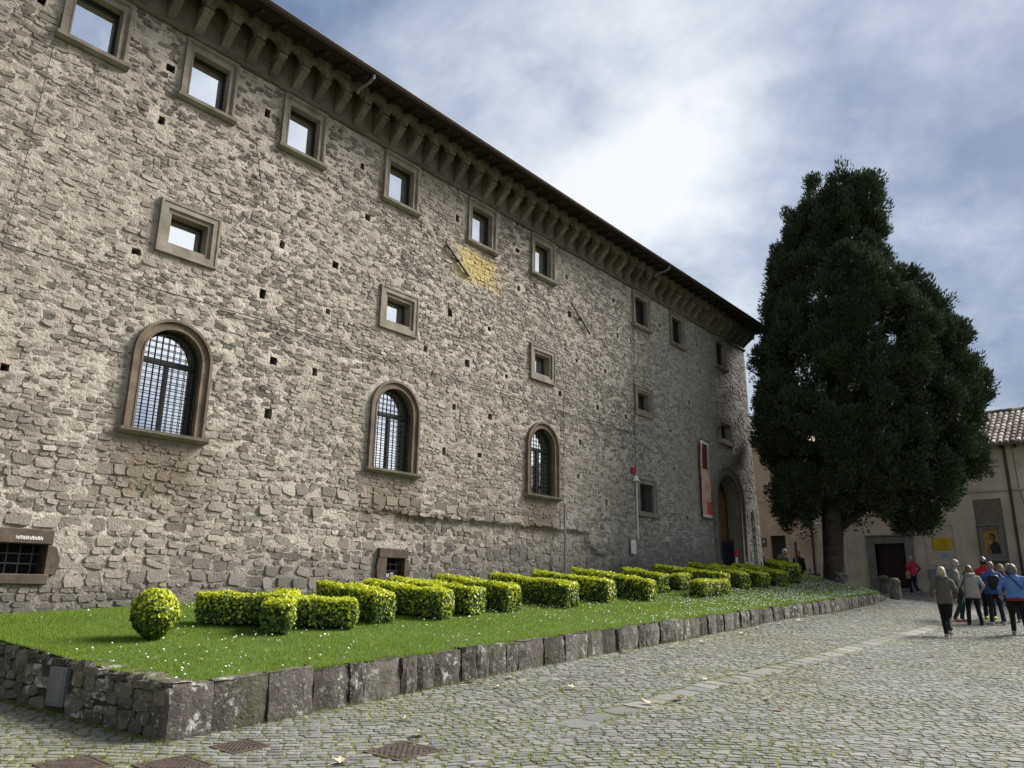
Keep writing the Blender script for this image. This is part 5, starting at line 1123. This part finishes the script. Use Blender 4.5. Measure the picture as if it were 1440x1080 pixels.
for i, (x_, y_) in enumerate(LV):
    s = rl.uniform(.09, .14); o = link('fallen_leaf', LVm[i % 5], None, loc=(x_, y_, gz(x_, y_) + .012), rot=(rl.uniform(-.2, .2), rl.uniform(-.2, .2), rl.uniform(0, 6.28)), scale=(s, s, s)); tag(o, 'curled dry plane leaf lying on the cobbles', 'leaf', 'dry leaves scattered on the street')
# bin, posts and hydrants in the gap by the house
M['bin'] = plain('blue_grey_bin', (.065, .075, .10), .5)
bx, by = 36.2, 12.6; bi = empty('litter_bin', (bx, by, gz(bx, by))); tag(bi, 'blue-grey litter bin beside the church drainpipe', 'bin'); mb = MB(); mb.lathe([(.20, .05), (.26, .72), (.28, .74), (.28, .78), (.23, .78), (.22, .7)], 0, 0, 16); mb.build('drum', M['bin'], bi); mb = MB(); mb.tube([(.3, 0, 0), (.3, 0, 1.0)], .02, 6); mb.box(.22, .31, -.02, .02, .6, .64); mb.build('post', M['iron'], bi)
def post(name, label, cat, x, y, h, r, m, cap=None):
    o = empty(name, (x, y, gz(x, y))); tag(o, label, cat); mb = MB(); mb.tube([(0, 0, -.05), (0, 0, h)], r, 8); mb.build('shaft', M[m], o); return o
p_ = post('metal_post', 'grey metal post with a round knob next to the litter bin', 'post', 35.5, 12.5, .88, .045, 'conduit'); mb = MB(); mb.ball((0, 0, .95), .08, 10, 8); mb.build('knob', M['conduit'], p_)
p_ = post('sign_post', 'tall thin post between the people by the house door', 'post', 33.2, 12.25, 1.9, .035, 'conduit'); MB().box(-.03, .01, -.10, -.04, .3, 1.95).build('panel', M['iron'], p_)
for lab, x_, y_, h0, stem in (('red fire hydrant beside the cypress trunk', 36.0, 11.93, .55, 'red'), ('red-capped hydrant on a white post in front of the portal', 27.9, 12.5, .42, 'white')):
    h_ = empty('fire_hydrant', (x_, y_, max(gz(x_, y_), float(lawn_h(x_, y_)) if x_ < 30.2 else -9))); tag(h_, lab, 'hydrant'); mb = MB(); mb.tube([(0, 0, -.05), (0, 0, h0)], .06 if stem == 'red' else .05, 8); mb.build('stem', M[stem], h_)
    mb = MB(); mb.lathe([(.05, h0), (.075, h0 + .03), (.075, h0 + .16), (.09, h0 + .18), (.07, h0 + .25), (.02, h0 + .29)], 0, 0, 10); mb.tube([(0, -.12, h0 + .11), (0, .12, h0 + .11)], .03, 8); mb.build('head', M['red'], h_)
# ------------------------------------------------------------------ people
def cloth(name, c, var=.18, rough=.8, bump=.5): return mat(name, [(.3, tuple(k * (1 - var) for k in c)), (.7, tuple(min(1, k * (1 + var)) for k in c))], 9, rough=rough, bump=(bump, 14, .03), spec=.2)
M['skin'] = plain('skin', (.33, .18, .125), .55, var=.08, coords='obj')
_cl = {}
def CM(c, rough=.8):
    c = tuple(k * .78 for k in c)
    k = (tuple(c), rough)
    if k not in _cl: _cl[k] = cloth('fabric', c, rough=rough)
    return _cl[k]
def ik(a, b, l1, l2, hint):
    a, b = Vector(a), Vector(b); d = b - a; L = min(d.length, (l1 + l2) * .998); d.normalize(); h = Vector(hint); h = (h - d * h.dot(d)); h.normalize()
    x = (l1 * l1 - l2 * l2 + L * L) / (2 * L); y = math.sqrt(max(0, l1 * l1 - x * x)); return a + d * x + h * y
def remesh(o, vox, dec, smooth=3):
    m = o.modifiers.new('remesh', 'REMESH'); m.mode = 'VOXEL'; m.voxel_size = vox; m.use_smooth_shade = True
    if smooth: s = o.modifiers.new('smooth', 'SMOOTH'); s.iterations = smooth; s.factor = .5
    if dec < 1: d = o.modifiers.new('decimate', 'DECIMATE'); d.ratio = dec
def person(pos, face, h, label, jacket, trousers, shoe, hair, hairstyle='short', lean=3, feet=((.12, .09, 0), (-.12, -.09, 0)), hands=None, hem=.80, hood=False, mask=False, wide=1.0, head_yaw=0, undershirt=None, hip_drop=0.0, head_pitch=0, cap=None):
    """local axes: +X forward, +Y left. feet = (x, y, heel lift) left, right"""
    s = h / 1.68; root = empty('person', pos, radians(face)); tag(root, label, 'person', None)
    hipz = (.90 - hip_drop) * s; ln = radians(lean)
    def T(x, y, z):      # torso point leaning about the hip
        dz = z * s - hipz; return Vector((x * s + dz * sin(ln), y * s, hipz + dz * cos(ln) if dz > 0 else z * s))
    hl, hr = Vector((0, .085 * s, hipz - .02)), Vector((0, -.085 * s, hipz - .02))
    legs = []
    for hp, (fx, fy, lift) in zip((hl, hr), feet):
        an = Vector((fx, fy, .085 * s + lift)); kn = ik(hp, an, .43 * s, .42 * s, (1, 0, 0)); legs.append((hp, kn, an, lift))
    shl, shr2 = T(0, .168 * wide, 1.335), T(0, -.168 * wide, 1.335)
    if hands is None: hands = ((.10, .25, .80), (.06, -.25, .80))
    arms = []
    for sh, hd_, sg in zip((shl, shr2), hands, (1, -1)):
        wr = Vector((hd_[0] * s, hd_[1] * s, hd_[2] * s)); el = ik(sh, wr, .28 * s, .25 * s, (-.8, sg * .5, -.1)); arms.append((sh, el, wr))
    neck = T(.0, 0, 1.40); hc = T(.03, 0, 1.565) + Vector((.02 * lean / 10, 0, 0)); hy = radians(head_yaw); hp_ = radians(head_pitch)
    RM = Matrix.Rotation(hy, 3, 'Z') @ Matrix.Rotation(hp_, 3, 'Y')
    Hd = lambda x, y, z: hc + RM @ Vector((x * s, y * s, z * s))
    # --- body: one continuous surface
    mb = MB()
    def torso(mb, rows, n=16):
        vs = []; fs = []
        for z, ry, rx, ox in rows:
            c = T(ox, 0, z); ux = Vector((cos(ln), 0, -sin(ln)))
            vs += [c + ux * (rx * s * cos(2 * pi * k / n)) + Vector((0, ry * s * sin(2 * pi * k / n), 0)) for k in range(n)]
        for i in range(len(rows) - 1):
            for k in range(n): fs.append((i * n + k, i * n + (k + 1) % n, (i + 1) * n + (k + 1) % n, (i + 1) * n + k))
        fs += [tuple(range(n - 1, -1, -1)), tuple(range((len(rows) - 1) * n, len(rows) * n))]; mb.add(vs, fs)
    torso(mb, [(.80, .10, .08, 0), (.86, .15, .10, 0), (.95, .155, .11, 0), (1.08, .13, .10, 0), (1.25, .15 * wide, .105, 0), (1.36, .15 * wide, .09, 0), (1.41, .08, .06, 0)])
    mb.tube([neck - Vector((0, 0, .04)), Hd(-.01, 0, -.06)], [.062 * s, .055 * s], 10)
    hv = MB(); hv.ball((0, 0, 0), (.095, .076, .118), 16, 12)
    for v in hv.v:      # head shape: narrower jaw, flat face
        x, y, z = v; k = 1 - .28 * max(0, -z / .118) ** 1.3; x2 = x * (k if x > 0 else 1) * (1 if x < 0 else .98); mb.v.append(tuple(Hd(x2 + (.01 if z < -.03 and x > 0 else 0), y * k, z)))
    b0 = len(mb.v) - len(hv.v); mb.f += [tuple(i + b0 for i in f) for f in hv.f]
    mb.tube([Hd(.085, 0, .02), Hd(.112, 0, -.025), Hd(.09, 0, -.035)], [.010 * s, .016 * s, .010 * s], 6)       # nose
    for sg in (1, -1): mb.tube([Hd(-.005, sg * .074, .02), Hd(-.012, sg * .086, 0), Hd(-.004, sg * .074, -.03)], .012 * s, 6)   # ears
    mb.tube([Hd(.083, .022, -.062), Hd(.087, 0, -.064), Hd(.083, -.022, -.062)], .008 * s, 6)                    # mouth
    for (sh, el, wr), sg in zip(arms, (1, -1)):
        mb.tube([sh, sh.lerp(el, .5), el, el.lerp(wr, .4), wr], [.052 * s, .046 * s, .04 * s, .038 * s, .026 * s], 8)
        d = (wr - el).normalized(); side = Vector((d.y, -d.x, 0)); side = side.normalized() if side.length > .05 else Vector((1, 0, 0)); fwd = side if side.x > 0 else -side
        out = d.cross(fwd); palm = wr + d * .045 * s
        mb.tube([wr, palm, wr + d * .085 * s], [(.022 * s, .03 * s), (.016 * s, .042 * s), (.014 * s, .04 * s)], 8, side=out)
        for k, (o, L) in enumerate(((-.030, .062), (-.010, .074), (.011, .070), (.030, .055))):       # four fingers, slightly curled
            p0 = wr + d * .078 * s + fwd * (-o) * s; p1 = p0 + d * L * .5 * s + out * .006 * s * -sg; p2 = p1 + (d * .8 - out * .5 * sg).normalized() * L * .45 * s
            mb.tube([p0, p1, p2], [.0105 * s, .0095 * s, .008 * s], 6)
        q0 = wr + d * .03 * s + fwd * .032 * s; mb.tube([q0, q0 + (d * .7 + fwd * .7) * .035 * s, q0 + (d * 1.4 + fwd * .75) * .04 * s], [.013 * s, .011 * s, .009 * s], 6)   # thumb
    for hp, kn, an, lift in legs: mb.tube([hp, hp.lerp(kn, .5), kn, kn.lerp(an, .35), an], [.085 * s, .073 * s, .055 * s, .056 * s, .038 * s], 10)
    for hp, kn, an, lift in legs: mb.tube([an, an + Vector((.03, 0, -.04 * s)), an + Vector((.13 * s, 0, -.06 * s - lift * .55))], [.04 * s, .04 * s, .03 * s], 8)
    body = mb.build('body', M['skin'], root); remesh(body, .0095, .16, 2)
    # eyes, brows and mask sit on the face
    for sg in (1, -1):
        e = MB(); e.ball(tuple(Hd(.080, sg * .032, .012)), .011 * s, 8, 6); e.build('eye', CM((.05, .04, .035)), root)
        e = MB(); e.tube([Hd(.084, sg * .016, .034), Hd(.080, sg * .048, .034)], .006 * s, 5); e.build('eyebrow', CM(hair), root)
    if mask:
        e = MB(); e.add([Hd(.10 - .03 * abs(y) / .07, y, z) + RM @ Vector((.014 * s * (1 - abs(y) / .09), 0, 0)) for z in (-.10, -.05, -.005) for y in (-.072, -.036, 0, .036, .072)], [(r * 5 + c, r * 5 + c + 1, r * 5 + c + 6, r * 5 + c + 5) for r in (0, 1) for c in range(4)])
        mk = e.build('face_mask', CM((.012, .012, .014)), root); sd = mk.modifiers.new('thick', 'SOLIDIFY'); sd.thickness = .006
    # --- clothes
    mb = MB(); hz = hem
    torso(mb, [(hz, .185 * wide, .135, 0), (hz + .05, .19 * wide, .142, 0), (.98, .18 * wide, .135, 0), (1.10, .165 * wide, .13, 0), (1.25, .185 * wide, .135, 0), (1.33, .172 * wide, .12, 0), (1.385, .125 * wide, .095, 0), (1.42, .092, .08, 0), (1.455, .078, .072, .005)])
    for sh, el, wr in arms: mb.tube([sh.lerp(neck, .35), sh, sh.lerp(el, .5), el, el.lerp(wr, .5), el.lerp(wr, .97)], [.05 * s, .066 * s, .060 * s, .054 * s, .048 * s, .042 * s], 10)
    if hood: mb.tube([T(.05, .10, 1.43), T(-.05, .115, 1.44), T(-.115, .06, 1.42), T(-.13, 0, 1.40), T(-.115, -.06, 1.42), T(-.05, -.115, 1.44), T(.05, -.10, 1.43)], [.028 * s, .036 * s, .046 * s, .05 * s, .046 * s, .036 * s, .028 * s], 8)
    jk = mb.build('jacket', CM(jacket), root); remesh(jk, .016, .6, 3)
    tx = bpy.data.textures.get('folds') or bpy.data.textures.new('folds', 'CLOUDS'); tx.noise_scale = .09; tx.noise_depth = 1
    dm = jk.modifiers.new('folds', 'DISPLACE'); dm.texture = tx; dm.texture_coords = 'GLOBAL'; dm.strength = .03; dm.mid_level = .5
    if undershirt: mb = MB(); torso(mb, [(hz - .06, .18 * wide, .13, 0), (hz + .04, .178 * wide, .13, 0)]); mb.build('shirt_hem', CM(undershirt), root, True)
    mb = MB(); torso(mb, [(.83 - hip_drop, .12, .09, 0), (.88 - hip_drop, .168, .12, 0), (.96 - hip_drop, .165, .12, 0), (1.02 - hip_drop, .15, .11, 0)])
    for hp, kn, an, lift in legs: mb.tube([hp + Vector((0, 0, .03)), hp.lerp(kn, .5), kn, kn.lerp(an, .5), kn.lerp(an, 1.06)], [.102 * s, .088 * s, .068 * s, .062 * s, .056 * s], 10)
    tr = mb.build('trousers', CM(trousers), root); remesh(tr, .016, .6, 3)
    dm = tr.modifiers.new('folds', 'DISPLACE'); dm.texture = tx; dm.texture_coords = 'GLOBAL'; dm.strength = .014; dm.mid_level = .5
    for hp, kn, an, lift in legs:
        mb = MB(); pit = min(.9, lift * 3.2); dx_, dz_ = cos(pit), -sin(pit); b = an + Vector((-.045 * s, 0, -.045 * s)); pts = [b, b + Vector((.05 * s * dx_, 0, .05 * s * dz_)), b + Vector((.15 * s * dx_, 0, .15 * s * dz_ - .012)), b + Vector((.225 * s * dx_, 0, .225 * s * dz_ - .018))]
        mb.tube(pts, [(.055 * s, .044 * s), (.062 * s, .052 * s), (.046 * s, .056 * s), (.028 * s, .04 * s)], 10, side=(0, 0, 1)); sh_ = mb.build('shoe', CM(shoe, .6), root, True); ss = sh_.modifiers.new('sub', 'SUBSURF'); ss.levels = 1; ss.render_levels = 1
    # --- hair
    hm = MB(); nu, nv = 20, 12; drop = {'short': -.055, 'bob': -.078, 'cap': -.03}[hairstyle]; vs = []
    def hs(u, v):
        ph = pi / 2 * (1 - v * 1.75); a = 2 * pi * u; x, y, z = .108 * cos(ph) * cos(a), .089 * cos(ph) * sin(a), .130 * sin(ph)
        z = max(z, drop - .02) if cos(a) < .55 else max(z, .045)
        if hairstyle == 'bob' and cos(a) < .5 and z < 0: x, y = x * 1.0 + (-.02 if cos(a) < 0 else 0), .093 * sin(a) * (1.0 + .06 * abs(z) / .12); x = .112 * cos(a) if cos(a) < 0 else .10 * cos(a)
        kb = 1.14 if hairstyle == 'bob' else 1.0
        x, y = x * kb - (.012 if hairstyle == 'bob' else 0), y * kb
        k = 1 + .05 * sin(a * 7 + v * 9) * .5 + .04 * sin(a * 13 + v * 5); return Hd(x * k - .006, y * k, z + .004)
    hm.add([hs(i / nu, j / nv) for j in range(nv + 1) for i in range(nu)], [(j * nu + i, j * nu + (i + 1) % nu, (j + 1) * nu + (i + 1) % nu, (j + 1) * nu + i) for j in range(nv) for i in range(nu)])
    hr_ = hm.build('hair', mat('hair', [(.3, tuple(k * .30 for k in hair)), (.7, tuple(min(1, k * .72) for k in hair))], 25, rough=.5, dist=.5, bump=(.7, 60, .02)), root, True)
    dm = hr_.modifiers.new('tousle', 'DISPLACE'); dm.texture = tx; dm.texture_coords = 'GLOBAL'; dm.strength = .02
    if cap:
        mb = MB(); mb.lathe([(.104, .03), (.106, .07), (.09, .115), (.05, .14), (.01, .148)], 0, 0, 14); mb.box(.06, .17, -.06, .06, .035, .045, .003); mb.v = [tuple(Hd(*v)) for v in mb.v]; mb.build('cap', CM(cap), root, True)
    return root
def at(x, y): return (x, y, gz(x, y) + .012)
def bag(root, name, label, cat, c, size, col, strap=None):
    """bag placed in the wearer's frame, kept as a thing of its own"""
    R = Matrix.Rotation(root.rotation_euler[2], 4, 'Z'); w = Matrix.Translation(root.location) @ R
    o = empty(name, w @ Vector(c), root.rotation_euler[2]); tag(o, label, cat); a, b, d = size
    mb = MB(); mb.ball((0, 0, 0), (a, b, d), 14, 10); mb.v = [(math.copysign(abs(x / a) ** .6 * a, x), math.copysign(abs(y / b) ** .6 * b, y), math.copysign(abs(z / d) ** .6 * d, z)) for x, y, z in mb.v]; mb.build('pouch', CM(col, .5), o, True)
    if strap: mb = MB(); mb.tube([tuple(Vector(p) - Vector(c)) for p in strap], .013, 6, 1.0); mb.build('strap', CM(col, .5), o)
    return o
# woman in the taupe jacket, mid-stride
p = person(at(21.08, 4.32), 14, 1.60, 'blonde woman in a taupe jacket and black leggings walking uphill', (.105, .09, .072), (.008, .008, .010), (.45, .42, .38), (.62, .50, .32), 'bob', 5, ((.10, .045, 0), (-.24, -.03, .10)), ((.18, .235, .94), (.16, -.235, .92)), .78, hood=True)
# man in profile
person(at(25.6, 4.95), -62, 1.70, 'grey-haired man in a grey jacket and teal trousers turned to the side', (.22, .215, .20), (.025, .05, .06), (.48, .24, .22), (.42, .40, .37), 'short', 4, hem=.84, hands=((.22, .2, 1.02), (.22, -.16, 1.0)))
# woman in the pale hoodie
p = person(at(25.0, 4.42), 18, 1.58, 'woman in a pale grey hooded jacket and black trousers with legs apart', (.30, .285, .26), (.008, .008, .009), (.02, .02, .022), (.24, .15, .09), 'short', 8, ((.0, .16, 0), (.03, -.14, 0)), ((.14, .24, .95), (.2, -.26, .95)), .74, hood=True, wide=1.12)
bag(p, 'shoulder_bag', 'black shoulder bag on the pale-jacketed woman', 'bag', (.02, .30, .80), (.17, .075, .15), (.010, .010, .011), [(.02, .28, .92), (.06, .2, 1.25), (.0, .12, 1.43), (-.12, .15, 1.25), (-.02, .28, .92)])
# man in red facing the group
person(at(27.2, 4.42), 196, 1.78, 'man in a red jacket and black face mask facing the group', (.42, .025, .03), (.010, .010, .012), (.45, .50, .03), (.30, .27, .25), 'short', 2, mask=True, cap=None)
# woman in royal blue
p = person(at(25.7, 4.02), 8, 1.70, 'woman in a royal blue quilted jacket and navy trousers', (.035, .10, .27), (.012, .016, .035), (.52, .52, .48), (.36, .25, .15), 'short', 6, ((.02, .13, 0), (-.04, -.16, .02)), ((.22, .25, 1.0), (.15, -.28, .9)), .80, wide=1.05)
bag(p, 'backpack', 'small black backpack on the woman in royal blue', 'backpack', (-.20, -.05, 1.14), (.10, .15, .19), (.010, .010, .012), [(-.12, -.14, 1.3), (.0, -.15, 1.44), (.12, -.14, 1.3), (.12, -.17, 1.1), (-.1, -.16, 1.0)])
# woman with the patterned scarf
person(at(26.5, 3.88), 25, 1.62, 'fair-haired woman in dark clothes with a maroon scarf', (.12, .025, .05), (.02, .03, .06), (.45, .44, .42), (.42, .29, .17), 'bob', 5, ((.05, .10, 0), (-.08, -.12, .02)), hem=.82)
person(at(27.1, 3.78), 10, 1.62, 'silver-haired person in a dark navy coat at the back of the group', (.02, .025, .045), (.02, .025, .05), (.42, .42, .42), (.45, .44, .43), 'bob', 3, hem=.70)
# woman in the pale blue fleece
p = person(at(22.9, 3.12), 12, 1.66, 'grey-bobbed woman in a light blue sweater over a red hem and black trousers', (.11, .22, .50), (.008, .008, .009), (.30, .29, .28), (.19, .185, .18), 'bob', 3, ((-.02, .14, .02), (.06, -.14, 0)), ((.15, .30, .92), (.15, -.30, .92)), .86, wide=1.22, undershirt=(.28, .02, .03))
bag(p, 'crossbody_bag', 'black crossbody bag slung on the woman in light blue', 'bag', (.06, -.30, .86), (.13, .05, .10), (.010, .010, .011), [(.03, -.24, .95), (-.14, -.1, 1.15), (-.10, .12, 1.42), (.06, .14, 1.42), (.17, -.05, 1.15), (.06, -.24, .95)])
# woman in pink-red by the church door
p = person(at(37.75, 8.85), 40, 1.64, 'woman in a crimson jacket walking towards the church door', (.45, .03, .065), (.012, .014, .03), (.38, .37, .36), (.52, .50, .48), 'short', 5, ((.12, .07, 0), (-.18, -.06, .06)), ((.02, .25, .95), (.16, -.30, .98)), .84)
bag(p, 'shoulder_bag', 'beige shoulder bag on the woman in crimson', 'bag', (-.06, .25, .80), (.14, .06, .17), (.38, .24, .15), [(-.06, .24, .95), (-.02, .20, 1.25), (.0, .13, 1.43), (-.13, .16, 1.25), (-.08, .24, .95)])
# people in the gap by the house
person(at(34.5, 12.6), 200, 1.70, 'person in black standing by the tall thin post', (.010, .010, .011), (.010, .010, .012), (.02, .02, .02), (.02, .018, .016), 'short', 3)
person(at(33.6, 13.05), 230, 1.68, 'white-haired person in a grey coat stooping near the house door', (.13, .125, .115), (.02, .02, .022), (.02, .02, .02), (.66, .66, .65), 'short', 26, hands=((.45, .2, .85), (.45, -.2, .85)), head_pitch=10)
person(at(33.2, 13.55), 60, 1.62, 'person in dark clothes bent over beside the fortress corner', (.014, .014, .015), (.012, .012, .013), (.02, .02, .02), (.03, .028, .025), 'short', 38, hands=((.5, .15, .75), (.5, -.15, .75)))
scene.render.film_transparent = False
